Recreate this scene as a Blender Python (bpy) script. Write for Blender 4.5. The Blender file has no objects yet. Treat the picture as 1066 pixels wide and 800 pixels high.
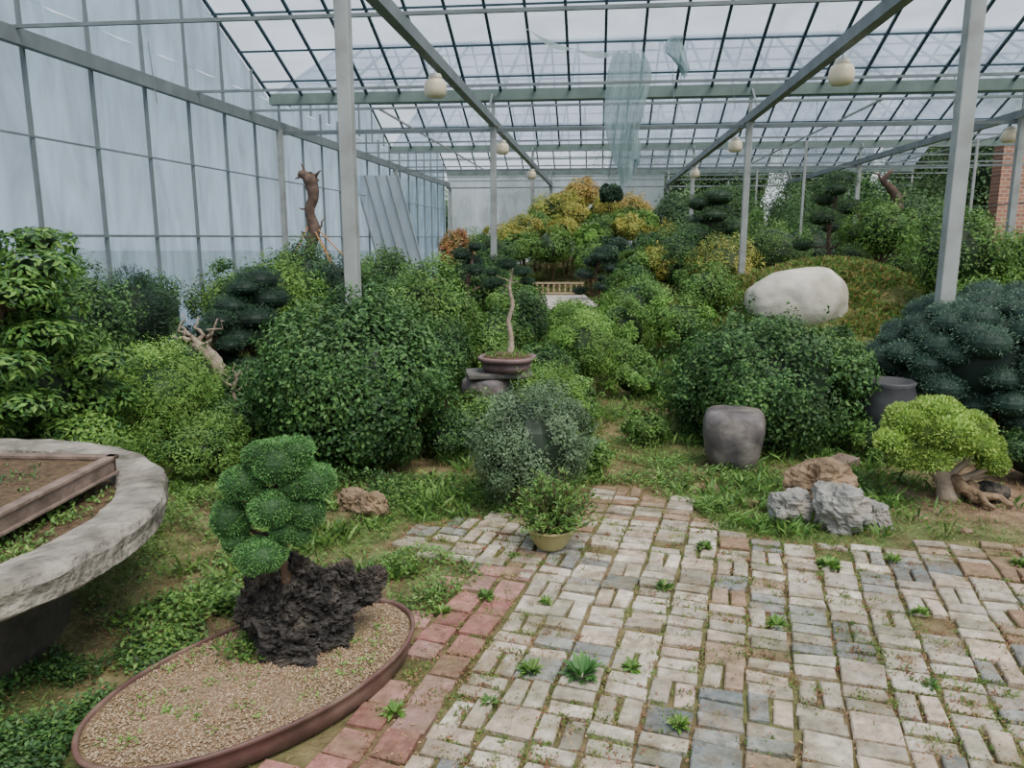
import bpy, math, random
import numpy as np
from mathutils import Vector, noise as mnoise

rng = np.random.default_rng(7)
random.seed(7)
scene = bpy.context.scene
COL = scene.collection

def C(r, g, b):
    def f(v):
        v /= 255.0
        return v/12.92 if v <= 0.04045 else ((v+0.055)/1.055)**2.4
    return np.array([f(r), f(g), f(b)])

# ------------------------------------------------------------------ materials
def new_mat(name):
    m = bpy.data.materials.new(name); m.use_nodes = True
    nt = m.node_tree; nt.nodes.clear()
    out = nt.nodes.new('ShaderNodeOutputMaterial')
    return m, nt, out

def surf_mat(name, color=None, rough=0.8, nscale=8.0, lo=0.6, hi=1.25, bump=0.3, metallic=0.0, bscale=None, spec=0.3, tint=None, tscale=2.0, tamt=0.5, bdist=.02, tint2=None, t2scale=1.3, t2amt=.5):
    m, nt, out = new_mat(name)
    N = nt.nodes; Lk = nt.links
    p = N.new('ShaderNodeBsdfPrincipled')
    p.inputs['Roughness'].default_value = rough
    p.inputs['Metallic'].default_value = metallic
    p.inputs['Specular IOR Level'].default_value = spec
    tc = N.new('ShaderNodeTexCoord')
    nz = N.new('ShaderNodeTexNoise'); nz.inputs['Scale'].default_value = nscale; nz.inputs['Detail'].default_value = 8
    Lk.new(tc.outputs['Object'], nz.inputs['Vector'])
    mr = N.new('ShaderNodeMapRange')
    mr.inputs['From Min'].default_value = 0.3; mr.inputs['From Max'].default_value = 0.7
    mr.inputs['To Min'].default_value = lo; mr.inputs['To Max'].default_value = hi
    Lk.new(nz.outputs['Fac'], mr.inputs['Value'])
    if color is None:
        src = N.new('ShaderNodeAttribute'); src.attribute_name = 'Col'; so = src.outputs['Color']
    else:
        src = N.new('ShaderNodeRGB'); src.outputs[0].default_value = (*color, 1); so = src.outputs[0]
    for (tn, ts, ta, lo_, hi_) in ((tint, tscale, tamt, .46, .66), (tint2, t2scale, t2amt, .48, .68)):
        if tn is None: continue
        n2 = N.new('ShaderNodeTexNoise'); n2.inputs['Scale'].default_value = ts; n2.inputs['Detail'].default_value = 7
        Lk.new(tc.outputs['Object'], n2.inputs['Vector'])
        m2 = N.new('ShaderNodeMapRange'); m2.inputs['From Min'].default_value = lo_; m2.inputs['From Max'].default_value = hi_
        m2.inputs['To Max'].default_value = ta
        Lk.new(n2.outputs['Fac'], m2.inputs['Value'])
        mx = N.new('ShaderNodeMixRGB'); mx.inputs['Color2'].default_value = (*tn, 1)
        Lk.new(m2.outputs['Result'], mx.inputs['Fac']); Lk.new(so, mx.inputs['Color1']); so = mx.outputs[0]
    vm = N.new('ShaderNodeVectorMath'); vm.operation = 'SCALE'
    Lk.new(so, vm.inputs[0]); Lk.new(mr.outputs['Result'], vm.inputs['Scale'])
    Lk.new(vm.outputs[0], p.inputs['Base Color'])
    if bump > 0:
        nb = N.new('ShaderNodeTexNoise'); nb.inputs['Scale'].default_value = bscale or nscale*3; nb.inputs['Detail'].default_value = 8
        Lk.new(tc.outputs['Object'], nb.inputs['Vector'])
        b = N.new('ShaderNodeBump'); b.inputs['Strength'].default_value = bump; b.inputs['Distance'].default_value = bdist
        Lk.new(nb.outputs['Fac'], b.inputs['Height']); Lk.new(b.outputs[0], p.inputs['Normal'])
    Lk.new(p.outputs[0], out.inputs[0])
    return m

def leaf_mat(name, trans=0.3, rough=0.5):
    m, nt, out = new_mat(name); N = nt.nodes; Lk = nt.links
    a = N.new('ShaderNodeAttribute'); a.attribute_name = 'Col'
    p = N.new('ShaderNodeBsdfPrincipled'); p.inputs['Roughness'].default_value = rough; p.inputs['Specular IOR Level'].default_value = 0.35
    t = N.new('ShaderNodeBsdfTranslucent'); mx = N.new('ShaderNodeMixShader'); mx.inputs[0].default_value = trans
    tc = N.new('ShaderNodeTexCoord'); nz = N.new('ShaderNodeTexNoise'); nz.inputs['Scale'].default_value = 6
    Lk.new(tc.outputs['Object'], nz.inputs['Vector'])
    mr = N.new('ShaderNodeMapRange'); mr.inputs['From Min'].default_value = .3; mr.inputs['From Max'].default_value = .7
    mr.inputs['To Min'].default_value = .7; mr.inputs['To Max'].default_value = 1.25
    Lk.new(nz.outputs['Fac'], mr.inputs['Value'])
    vm = N.new('ShaderNodeVectorMath'); vm.operation = 'SCALE'
    Lk.new(a.outputs['Color'], vm.inputs[0]); Lk.new(mr.outputs['Result'], vm.inputs['Scale'])
    Lk.new(vm.outputs[0], p.inputs['Base Color']); Lk.new(vm.outputs[0], t.inputs['Color'])
    Lk.new(p.outputs[0], mx.inputs[1]); Lk.new(t.outputs[0], mx.inputs[2]); Lk.new(mx.outputs[0], out.inputs[0])
    return m

def film_mat(name, col, transp, streak=10.0, lo=.8, hi=1.08, zs=.25):
    m, nt, out = new_mat(name); N = nt.nodes; Lk = nt.links
    tr = N.new('ShaderNodeBsdfTransparent')
    tl = N.new('ShaderNodeBsdfTranslucent'); df = N.new('ShaderNodeBsdfDiffuse')
    tc = N.new('ShaderNodeTexCoord'); mp = N.new('ShaderNodeMapping'); mp.inputs['Scale'].default_value = (1, 1, zs)
    nz = N.new('ShaderNodeTexNoise'); nz.inputs['Scale'].default_value = streak; nz.inputs['Detail'].default_value = 6; nz.inputs['Distortion'].default_value = .6
    Lk.new(tc.outputs['Object'], mp.inputs[0]); Lk.new(mp.outputs[0], nz.inputs['Vector'])
    mr = N.new('ShaderNodeMapRange'); mr.inputs['From Min'].default_value = .3; mr.inputs['From Max'].default_value = .7
    mr.inputs['To Min'].default_value = lo; mr.inputs['To Max'].default_value = hi
    Lk.new(nz.outputs['Fac'], mr.inputs['Value'])
    vm = N.new('ShaderNodeVectorMath'); vm.operation = 'SCALE'; vm.inputs[0].default_value = tuple(col)
    Lk.new(mr.outputs['Result'], vm.inputs['Scale'])
    Lk.new(vm.outputs[0], tl.inputs['Color']); Lk.new(vm.outputs[0], df.inputs['Color'])
    b = N.new('ShaderNodeBump'); b.inputs['Strength'].default_value = .8; b.inputs['Distance'].default_value = .08
    Lk.new(nz.outputs['Fac'], b.inputs['Height']); Lk.new(b.outputs[0], df.inputs['Normal']); Lk.new(b.outputs[0], tl.inputs['Normal'])
    m1 = N.new('ShaderNodeMixShader'); m1.inputs[0].default_value = .3
    Lk.new(tl.outputs[0], m1.inputs[1]); Lk.new(df.outputs[0], m1.inputs[2])
    m2 = N.new('ShaderNodeMixShader'); m2.inputs[0].default_value = transp
    Lk.new(m1.outputs[0], m2.inputs[1]); Lk.new(tr.outputs[0], m2.inputs[2]); Lk.new(m2.outputs[0], out.inputs[0])
    return m

M_leaf = leaf_mat('leaf', .22); M_needle = leaf_mat('needle', .12, .6); M_grass = leaf_mat('grass_blades', .25, .6)
M_bark = surf_mat('bark', C(98, 78, 62), .9, 14, .5, 1.3, .8)
M_barkred = surf_mat('red_bark', C(102, 84, 74), .85, 10, .45, 1.3, .6)
M_dead = surf_mat('dead_wood', C(168, 150, 132), .85, 12, .6, 1.2, .6)
M_steel = surf_mat('galvanised_steel', C(158, 162, 160), .6, 3, .8, 1.1, .05, .1, tint=C(120, 116, 106), tscale=5, tamt=.4)
M_steelB = surf_mat('dull_steel', C(122, 130, 132), .6, 3, .8, 1.1, .05, .1)
M_rafter = surf_mat('teal_painted_tube', C(42, 68, 78), .6, 3, .8, 1.1, .0)
M_gutter = surf_mat('gutter_metal', C(108, 124, 118), .6, 3, .8, 1.1, .0)
M_film = film_mat('roof_film', C(176, 190, 210), .55, 1.2, .6, 1.15, .6)
M_filmW = film_mat('wall_film', C(180, 204, 228), .16, 2.8, .6, 1.15, .3)
M_filmP = film_mat('pale_film', C(208, 216, 224), .15, 3, .8, 1.08)
M_filmT = film_mat('torn_film', C(196, 216, 216), .22, 6, .65, 1.1)
M_ground = surf_mat('ground', None, .95, 9, .5, 1.4, .8, bscale=40, spec=.1)
M_paver = surf_mat('paver', None, .9, 26, .64, 1.15, .5, bscale=50, spec=.15, tint=C(134, 114, 88), tscale=8, tamt=.6, tint2=C(92, 94, 60), t2scale=2.6, t2amt=.6)
M_conc = surf_mat('weathered_concrete', C(164, 156, 144), .9, 7, .42, 1.15, 1.0, bscale=22, tint=C(84, 80, 66), tscale=5, tamt=.8, bdist=.04)
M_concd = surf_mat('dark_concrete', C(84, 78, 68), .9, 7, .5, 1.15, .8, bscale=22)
M_pot = surf_mat('brown_glazed_clay', C(98, 72, 66), .5, 6, .65, 1.2, .2, tint=C(136, 116, 100), tscale=8, tamt=.5)
M_potg = surf_mat('olive_glazed_clay', C(165, 155, 108), .4, 6, .8, 1.15, .1)
M_potd = surf_mat('dark_clay', C(70, 70, 72), .45, 6, .7, 1.2, .15)
M_purple = surf_mat('mauve_clay', C(122, 98, 98), .5, 6, .7, 1.2, .15)
M_stool = surf_mat('grey_stoneware', C(98, 92, 92), .5, 7, .5, 1.35, .4, tint=C(150, 140, 130), tscale=6, tamt=.5)
M_slabd = surf_mat('dark_slate', C(104, 100, 96), .8, 9, .5, 1.2, .7, bscale=16)
M_gravel = surf_mat('gravel_bed', C(150, 126, 100), .9, 90, .5, 1.35, 1.0, bscale=110, tint=C(105, 98, 58), tscale=4, tamt=.5)
M_lava = surf_mat('lava_rock', C(62, 58, 55), .9, 22, .25, 1.8, 1.0, bscale=34, bdist=.05, tint=C(104, 92, 76), tscale=9, tamt=.4)
M_rock = surf_mat('grey_rock', C(158, 156, 150), .85, 9, .45, 1.2, .9, bscale=16, bdist=.04, tint=C(134, 116, 94), tscale=6, tamt=.5)
M_rockw = surf_mat('pale_boulder', C(206, 200, 186), .85, 4, .72, 1.08, .7, bscale=10, tint=C(150, 135, 110), tscale=2.5, tamt=.45)
M_rockb = surf_mat('brown_rock', C(140, 118, 94), .9, 9, .5, 1.3, .9, bscale=18, bdist=.04)
M_soil = surf_mat('potting_soil', C(96, 78, 58), .95, 40, .5, 1.4, .9, bscale=70)
M_wood = surf_mat('weathered_wood', C(126, 108, 96), .8, 10, .5, 1.2, .5)
M_lamp = surf_mat('opal_glass', C(222, 208, 180), .3, 3, .92, 1.0, .0)
M_white = surf_mat('white_paint', C(205, 200, 185), .7, 6, .85, 1.05, .1)
M_fence = surf_mat('tan_fence_paint', C(176, 158, 128), .8, 6, .8, 1.1, .1)
M_slab = surf_mat('pale_slab', C(196, 188, 178), .85, 2, .85, 1.1, .2)
M_rope = surf_mat('orange_rope', C(205, 150, 100), .8, 6, .9, 1.1, 0)
M_litter = surf_mat('litter', None, .95, 30, .8, 1.2, 0)

def brick_mat():
    m, nt, out = new_mat('red_brick'); N = nt.nodes; Lk = nt.links
    tc = N.new('ShaderNodeTexCoord'); mp = N.new('ShaderNodeMapping'); mp.inputs['Rotation'].default_value = (math.radians(90), 0, 0)
    b = N.new('ShaderNodeTexBrick'); b.inputs['Scale'].default_value = 2.0
    b.inputs['Color1'].default_value = (*C(142, 98, 80), 1); b.inputs['Color2'].default_value = (*C(112, 78, 66), 1); b.inputs['Mortar'].default_value = (*C(152, 142, 130), 1)
    p = N.new('ShaderNodeBsdfPrincipled'); p.inputs['Roughness'].default_value = .9
    Lk.new(tc.outputs['Object'], mp.inputs[0]); Lk.new(mp.outputs[0], b.inputs['Vector']); Lk.new(b.outputs[0], p.inputs['Base Color']); Lk.new(p.outputs[0], out.inputs[0])
    return m
M_brick = brick_mat()

# ------------------------------------------------------------------ mesh helpers
class MB:
    def __init__(s):
        s.v = []; s.c = []; s.l = []; s.st = []; s.nv = 0; s.nl = 0
    def quads(s, V, Cc):
        n = len(V)
        if n == 0: return
        s.v.append(V.reshape(-1, 3)); s.c.append(np.repeat(Cc, 4, axis=0))
        s.l.append(np.arange(n*4)+s.nv); s.st.append(np.arange(n)*4+s.nl)
        s.nv += n*4; s.nl += n*4
    def mesh(s, V, F, col=(0.5, 0.5, 0.5)):
        V = np.asarray(V, float).reshape(-1, 3)
        col = np.asarray(col, float)
        s.v.append(V); s.c.append(np.tile(col, (len(V), 1)) if col.ndim == 1 else col)
        lo = []; st = []; k = s.nl
        for f in F:
            st.append(k); lo.extend(f); k += len(f)
        s.l.append(np.array(lo, int)+s.nv); s.st.append(np.array(st, int))
        s.nv += len(V); s.nl = k
    def data(s, name, mat, smooth=False):
        me = bpy.data.meshes.new(name)
        V = np.concatenate(s.v); L = np.concatenate(s.l); S = np.concatenate(s.st); Cc = np.concatenate(s.c)
        me.vertices.add(len(V)); me.vertices.foreach_set('co', V.astype(np.float32).ravel())
        me.loops.add(len(L)); me.loops.foreach_set('vertex_index', L.astype(np.int32))
        me.polygons.add(len(S)); me.polygons.foreach_set('loop_start', S.astype(np.int32))
        me.update(calc_edges=True)
        me.polygons.foreach_set('use_smooth', np.full(len(S), bool(smooth)))
        at = me.color_attributes.new('Col', 'FLOAT_COLOR', 'POINT')
        at.data.foreach_set('color', np.concatenate([np.clip(Cc, 0, 1), np.ones((len(Cc), 1))], 1).astype(np.float32).ravel())
        me.materials.append(mat)
        return me
    def obj(s, name, mat, parent=None, loc=(0, 0, 0), smooth=False):
        o = bpy.data.objects.new(name, s.data(name, mat, smooth)); COL.objects.link(o)
        o.location = loc
        if parent: o.parent = parent
        return o

def tag(o, label, cat, group=None, kind=None):
    o['label'] = label; o['category'] = cat
    if group: o['group'] = group
    if kind: o['kind'] = kind
    return o

def thing(name, label, cat, loc, group=None):
    o = bpy.data.objects.new(name, None); COL.objects.link(o); o.location = loc; o.empty_display_size = .1
    return tag(o, label, cat, group)

def norm(a):
    return a/np.maximum(np.linalg.norm(a, axis=-1, keepdims=True), 1e-9)

def tube(pts, rad, sides=8, wob=0.0, cap=True):
    pts = np.asarray(pts, float); n = len(pts); V = []; F = []
    T = np.zeros_like(pts); T[1:-1] = pts[2:]-pts[:-2]; T[0] = pts[1]-pts[0]; T[-1] = pts[-1]-pts[-2]; T = norm(T)
    up = np.array([0, 0, 1.]) if abs(T[0][2]) < .9 else np.array([1., 0, 0])
    A = norm(np.cross(T[0], up))
    for i in range(n):
        A = norm(A-T[i]*np.dot(A, T[i])); B = np.cross(T[i], A)
        for k in range(sides):
            a = 2*math.pi*k/sides; r = rad[i]*(1+wob*rng.uniform(-1, 1))
            V.append(pts[i]+(A*math.cos(a)+B*math.sin(a))*r)
    for i in range(n-1):
        for k in range(sides):
            k2 = (k+1) % sides
            F.append((i*sides+k, i*sides+k2, (i+1)*sides+k2, (i+1)*sides+k))
    if cap:
        F.append(tuple(range(sides))[::-1]); F.append(tuple((n-1)*sides+k for k in range(sides)))
    return V, F

def bend(p0, p1, n=6, amt=.1):
    p0 = np.array(p0, float); p1 = np.array(p1, float); L = np.linalg.norm(p1-p0)
    o = rng.normal(0, amt*L, (n, 3)); t = np.linspace(0, 1, n)[:, None]
    o *= (t*(1-t)*4)
    return p0*(1-t)+p1*t+o

def resample(pts, rad, n):
    pts = np.array(pts, float); k = len(pts); t = np.linspace(0, k-1, n); out = []; ro = []
    P = np.vstack([2*pts[0]-pts[1], pts, 2*pts[-1]-pts[-2]])
    for q in t:
        i = min(int(q), k-2); f = q-i; a, b, c, d = P[i], P[i+1], P[i+2], P[i+3]
        out.append(.5*((2*b)+(-a+c)*f+(2*a-5*b+4*c-d)*f*f+(-a+3*b-3*c+d)*f**3)); ro.append(rad[i]*(1-f)+rad[i+1]*f)
    return np.array(out), ro

def box(x0, x1, y0, y1, z0, z1):
    V = [(x0, y0, z0), (x1, y0, z0), (x1, y1, z0), (x0, y1, z0), (x0, y0, z1), (x1, y0, z1), (x1, y1, z1), (x0, y1, z1)]
    F = [(3, 2, 1, 0), (4, 5, 6, 7), (0, 1, 5, 4), (1, 2, 6, 5), (2, 3, 7, 6), (3, 0, 4, 7)]
    return V, F

def lathe(prof, seg=48, sx=1, sy=1, wob=0.0, wf=2.):
    V = []; F = []; n = len(prof)
    w = [1+wob*mnoise.noise(Vector((math.cos(2*math.pi*k/seg)*wf, math.sin(2*math.pi*k/seg)*wf, 5))) for k in range(seg)]
    for (r, z) in prof:
        for k in range(seg):
            a = 2*math.pi*k/seg; V.append((r*sx*w[k]*math.cos(a), r*sy*w[k]*math.sin(a), z))
    for i in range(n-1):
        for k in range(seg):
            k2 = (k+1) % seg; F.append((i*seg+k, i*seg+k2, (i+1)*seg+k2, (i+1)*seg+k))
    if prof[0][0] > 0: F.append(tuple(range(seg))[::-1])
    if prof[-1][0] > 0: F.append(tuple((n-1)*seg+k for k in range(seg)))
    return V, F

def ellipsoid(c, r, u=14, w=9):
    V = []; F = []
    for i in range(w+1):
        th = math.pi*i/w
        for k in range(u):
            a = 2*math.pi*k/u
            V.append((c[0]+r[0]*math.sin(th)*math.cos(a), c[1]+r[1]*math.sin(th)*math.sin(a), c[2]+r[2]*math.cos(th)))
    for i in range(w):
        for k in range(u):
            k2 = (k+1) % u; F.append((i*u+k, (i+1)*u+k, (i+1)*u+k2, i*u+k2))
    return V, F

def sph(n):
    return norm(rng.normal(size=(n, 3)))

def leaves(mb, P, N, L, asp, col, lift=.35, droop=0., needle=False, fold=.15):
    n = len(P)
    if n == 0: return
    R = sph(n)
    if needle:
        T = norm(N+R*.65)
    else:
        T = norm(norm(np.cross(N, R))+N*lift+np.array([0, 0, -droop])+sph(n)*.25)
    S = norm(np.cross(T, N+sph(n)*.35))
    Nn = norm(np.cross(S, T))
    L = (L*rng.uniform(.65, 1.3, n))[:, None]
    W = L*asp*.5
    V = np.stack([P, P+T*L*.45+S*W+Nn*L*fold*.5, P+T*L, P+T*L*.45-S*W+Nn*L*fold*.5], 1)
    mb.quads(V, col)

def pick(pal, n, jit=.25):
    pal = np.array(pal); i = rng.integers(0, len(pal), n); j = rng.integers(0, len(pal), n); t = rng.random((n, 1))
    return (pal[i]*t+pal[j]*(1-t))*rng.uniform(1-jit, 1+jit, (n, 1))

PAL = {
 'deep': [C(58, 92, 50), C(74, 110, 58), C(48, 80, 46), C(98, 134, 68)],
 'mid': [C(84, 122, 58), C(102, 140, 66), C(68, 104, 52), C(126, 158, 78)],
 'maple': [C(72, 110, 52), C(96, 136, 62), C(56, 90, 48), C(118, 152, 72)],
 'bright': [C(116, 156, 68), C(98, 140, 62), C(140, 174, 84), C(84, 124, 58)],
 'pine': [C(48, 76, 56), C(60, 90, 62), C(40, 66, 50), C(74, 102, 70)],
 'blue': [C(92, 118, 98), C(76, 104, 86), C(114, 140, 116), C(58, 86, 72)],
 'grey': [C(94, 118, 84), C(76, 102, 72), C(116, 136, 102), C(100, 120, 90)],
 'jun': [C(82, 128, 70), C(98, 144, 80), C(66, 108, 60), C(114, 158, 88)],
 'lime': [C(158, 186, 86), C(134, 168, 78), C(180, 202, 102), C(112, 148, 68)],
 'yellow': [C(190, 176, 86), C(156, 160, 76), C(204, 184, 94), C(124, 146, 70), C(104, 134, 64)],
 'orange': [C(212, 176, 100), C(196, 146, 88), C(202, 184, 96), C(160, 154, 80), C(124, 138, 72)],
 'red': [C(196, 132, 88), C(176, 106, 78), C(180, 156, 90), C(110, 124, 66)],
 'far': [C(72, 102, 64), C(88, 118, 72), C(58, 86, 58), C(106, 132, 84)],
}

# ------------------------------------------------------------------ terrain
def wav(x, y, s=1., ph=0.):
    return (np.sin(x*1.7*s+1.3+ph+np.sin(y*1.1*s))+np.sin(y*2.3*s+.7*ph+np.sin(x*1.9*s+ph))+np.sin((x+y)*3.1*s+ph)*.5)/2.5

def gh(x, y):
    x = np.asarray(x, float); y = np.asarray(y, float)
    h = 1.22*np.exp(-(((x-5.4)/2.4)**2+((y-13.2)/2.1)**2))
    h = h+1.15*np.exp(-(((x-2.2)/3.2)**2+((y-23)/3.0)**2))
    f = np.clip((y-5.5)/3, 0, 1)
    h = h+.05*f*wav(x, y, 1.2)
    return h

OA = math.atan2(1.02, .845); ox, oy = -.87, 2.49; SX, SY = .635, .355
tx, ty = -2.62, 2.75
def excl(x, y):
    dx = x-ox; dy = y-oy; u = dx*math.cos(OA)+dy*math.sin(OA); v = -dx*math.sin(OA)+dy*math.cos(OA)
    a = (u/(SX+.02))**2+(v/(SY+.02))**2 < 1
    b = ((x-tx)**2+(y-ty)**2) < .82**2
    c = (x > .35) & (x < 1.85) & (y > 14.2) & (y < 18.8)
    d = ((x-.2)**2+(y-3.78)**2) < .1**2
    return a | b | c | d

YAW = math.radians(17.5)
e1 = (math.sin(YAW), math.cos(YAW)); e2 = (math.cos(YAW), -math.sin(YAW)); PO = (.09, 3.4)
def to_uv(x, y):
    dx = x-PO[0]; dy = y-PO[1]
    return dx*e2[0]+dy*e2[1], dx*e1[0]+dy*e1[1]
def paved(x, y, m=0.0):
    u, v = to_uv(np.asarray(x, float), np.asarray(y, float))
    w = .05*np.sin(u*9)+.05*np.sin(v*7+1)
    a = (u > -.32-.34*np.clip(-v-.2, 0, 1)+m) & (u < 4.2) & (v > -2.2) & (v < np.where(u < 1.75, .86, 1.1)+w-m)
    b = (u > -.08) & (u < .68+w) & (v > .8) & (v < 1.5+w-m)
    c = (u > -.88+m) & (u < .02) & (v > .02+m+np.clip(-u-.35, 0, 1)*.3) & (v < .62+w+np.clip(u+.6, 0, 1)*.9-m)
    return a | b | c

xs = np.unique(np.round(np.concatenate([np.arange(-60, -4, 2.), np.arange(-6, 9, .09), np.arange(9, 16, .5), np.arange(16, 80, 3.)]), 3))
ys = np.unique(np.round(np.concatenate([np.arange(-8, 1.5, .8), np.arange(1.5, 9, .09), np.arange(9, 28, .3), np.arange(28, 100, 3.)]), 3))
X, Y = np.meshgrid(xs, ys); Z = gh(X, Y)
soil = C(122, 106, 82); grs = C(88, 110, 60); drk = C(80, 76, 54); rst = C(140, 116, 84); yel = C(114, 126, 72)
w1 = np.clip(wav(X, Y, 1.6)*1.0+.6, 0, 1)[..., None]; w2 = np.clip(wav(X, Y, 3.7, 2.)*.8+.35, 0, 1)[..., None]
gc = soil*(1-w1)+grs*w1; gc = gc*(1-w2*.45)+drk*w2*.45
pm = paved(X, Y)[..., None]
w3 = np.clip(wav(X, Y, 4.5, 1.)*.8+.5, 0, 1)[..., None]
gc = np.where(pm, C(118, 102, 76)*(1-w3*.8)+C(90, 98, 58)*w3*.8, gc)
path = np.exp(-((X-(.62+.05*Y))/.35)**2)*((Y > 4.3) & (Y < 10)); path = path[..., None]
gc = gc*(1-path*.35)+rst*path*.35
bare = (np.exp(-(((X-3.2)/.95)**2+((Y-4.65)/.75)**2)))[..., None]
gc = gc*(1-bare)+C(136, 112, 92)*bare
b2 = (np.exp(-(((X+1.45)/.45)**2+((Y-3.3)/.5)**2)))[..., None]*.7
gc = gc*(1-b2)+C(130, 108, 86)*b2
md = np.exp(-(((X-5.4)/3.)**2+((Y-13.)/3.)**2))[..., None]
gc = gc*(1-md*.8)+(yel*(1-w2*.5)+rst*w2*.5)*md*.8
mb = MB()
ny, nx = X.shape
idx = np.arange(nx*ny).reshape(ny, nx)
Fq = np.stack([idx[:-1, :-1], idx[:-1, 1:], idx[1:, 1:], idx[1:, :-1]], -1).reshape(-1, 4)
mb.v.append(np.stack([X, Y, Z], -1).reshape(-1, 3)); mb.c.append(gc.reshape(-1, 3)); mb.l.append(Fq.ravel()); mb.st.append(np.arange(len(Fq))*4); mb.nv = nx*ny; mb.nl = len(Fq)*4
g = mb.obj('floor', M_ground, smooth=True); tag(g, 'bare brown soil and moss garden ground', 'ground', kind='structure')

# ------------------------------------------------------------------ pavers
mb = MB()
cream = [C(208, 196, 176), C(194, 184, 166), C(214, 204, 186), C(184, 174, 156), C(174, 164, 148), C(200, 182, 162)]
greyp = [C(150, 150, 144), C(160, 160, 152), C(134, 136, 132), C(124, 128, 126)]
brownp = [C(170, 146, 124), C(152, 124, 102)]
redp = [C(178, 128, 118), C(162, 112, 104), C(184, 140, 130), C(152, 106, 96), C(170, 134, 124)]
def paver(u0, u1, v0, v1, col, wild=1.):
    g_ = .008; ch = .005
    cu, cv = (u0+u1)/2, (v0+v1)/2
    zt = .018+rng.uniform(-.009, .006); rot = rng.normal(0, .026)*wild; tl = rng.normal(0, .022, 2)*wild
    jt = rng.normal(0, .003, (4, 2)); sh = rng.normal(0, .003, 2)*wild
    V = []
    for (ins, z) in ((g_, -.03), (g_, zt-ch), (g_+ch, zt)):
        for q, (a, b) in enumerate(((u0+ins, v0+ins), (u1-ins, v0+ins), (u1-ins, v1-ins), (u0+ins, v1-ins))):
            du, dv = a-cu+jt[q, 0]+sh[0], b-cv+jt[q, 1]+sh[1]
            a2 = cu+du*math.cos(rot)-dv*math.sin(rot); b2_ = cv+du*math.sin(rot)+dv*math.cos(rot)
            V.append((PO[0]+a2*e2[0]+b2_*e1[0], PO[1]+a2*e2[1]+b2_*e1[1], z+du*tl[0]+dv*tl[1]))
    F = [(8, 9, 10, 11)]
    for s in (0, 4):
        for k in range(4):
            k2 = (k+1) % 4; F.append((s+k, s+k2, s+4+k2, s+4+k))
    mb.mesh(V, F, col)
cs = .164
for i in range(-6, 26):
    for j in range(-14, 10):
        u0 = i*cs; v0 = j*cs
        if u0 < -.01 and v0 < .0: continue
        gn = math.sin(i*1.3+2*math.sin(j*.7))+math.sin(j*1.1+i*.4)
        bn = math.sin(i*.9+3)+math.sin(j*1.7+1)
        pat = rng.random()
        if (i+j) % 2 == 0: cells = [(0, 1, 0, .5), (0, 1, .5, 1)]
        else: cells = [(0, .5, 0, 1), (.5, 1, 0, 1)]
        if pat < .45: cells = [(0, 1, 0, .5), (0, 1, .5, 1)]
        if pat > .87: cells = [(0, 1, 0, 1)]
        for (a, b, c_, d) in cells:
            uc = u0+(a+b)/2*cs; vc = v0+(c_+d)/2*cs
            xx = PO[0]+uc*e2[0]+vc*e1[0]; yy = PO[1]+uc*e2[1]+vc*e1[1]
            if not paved(xx, yy, .03) or rng.random() < .03: continue
            pl = cream
            if gn+rng.normal(0, .45) > (.75 if i > 4 else 1.1): pl = greyp
            elif bn+rng.normal(0, .3) > 1.6: pl = brownp
            if vc > .9: pl = brownp if rng.random() < .5 else cream
            col = pl[rng.integers(len(pl))]*rng.uniform(.78, 1.08)
            paver(u0+a*cs, u0+b*cs, v0+c_*cs, v0+d*cs, col)
for r_i, (a, b, pr) in enumerate([(-.145, -.008, .99), (-.285, -.15, .97), (-.425, -.29, .94), (-.565, -.43, .85), (-.70, -.57, .7)]):
    v = -2.2+.06*r_i
    while v < .0:
        L = rng.choice([.12, .15, .19]); lim = [0, .0, -.25, -.75, -1.15][r_i]
        uc, vc = (a+b)/2, v+L/2; xx = PO[0]+uc*e2[0]+vc*e1[0]; yy = PO[1]+uc*e2[1]+vc*e1[1]
        if v < lim and rng.random() < pr and not excl(xx, yy): paver(a, b, v, v+L, redp[rng.integers(5)]*rng.uniform(.78, 1.05), 1.4)
        v += L
o = mb.obj('paving', M_paver); tag(o, 'worn cream, grey and red block paving with weedy joints', 'paving', kind='structure')

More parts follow.
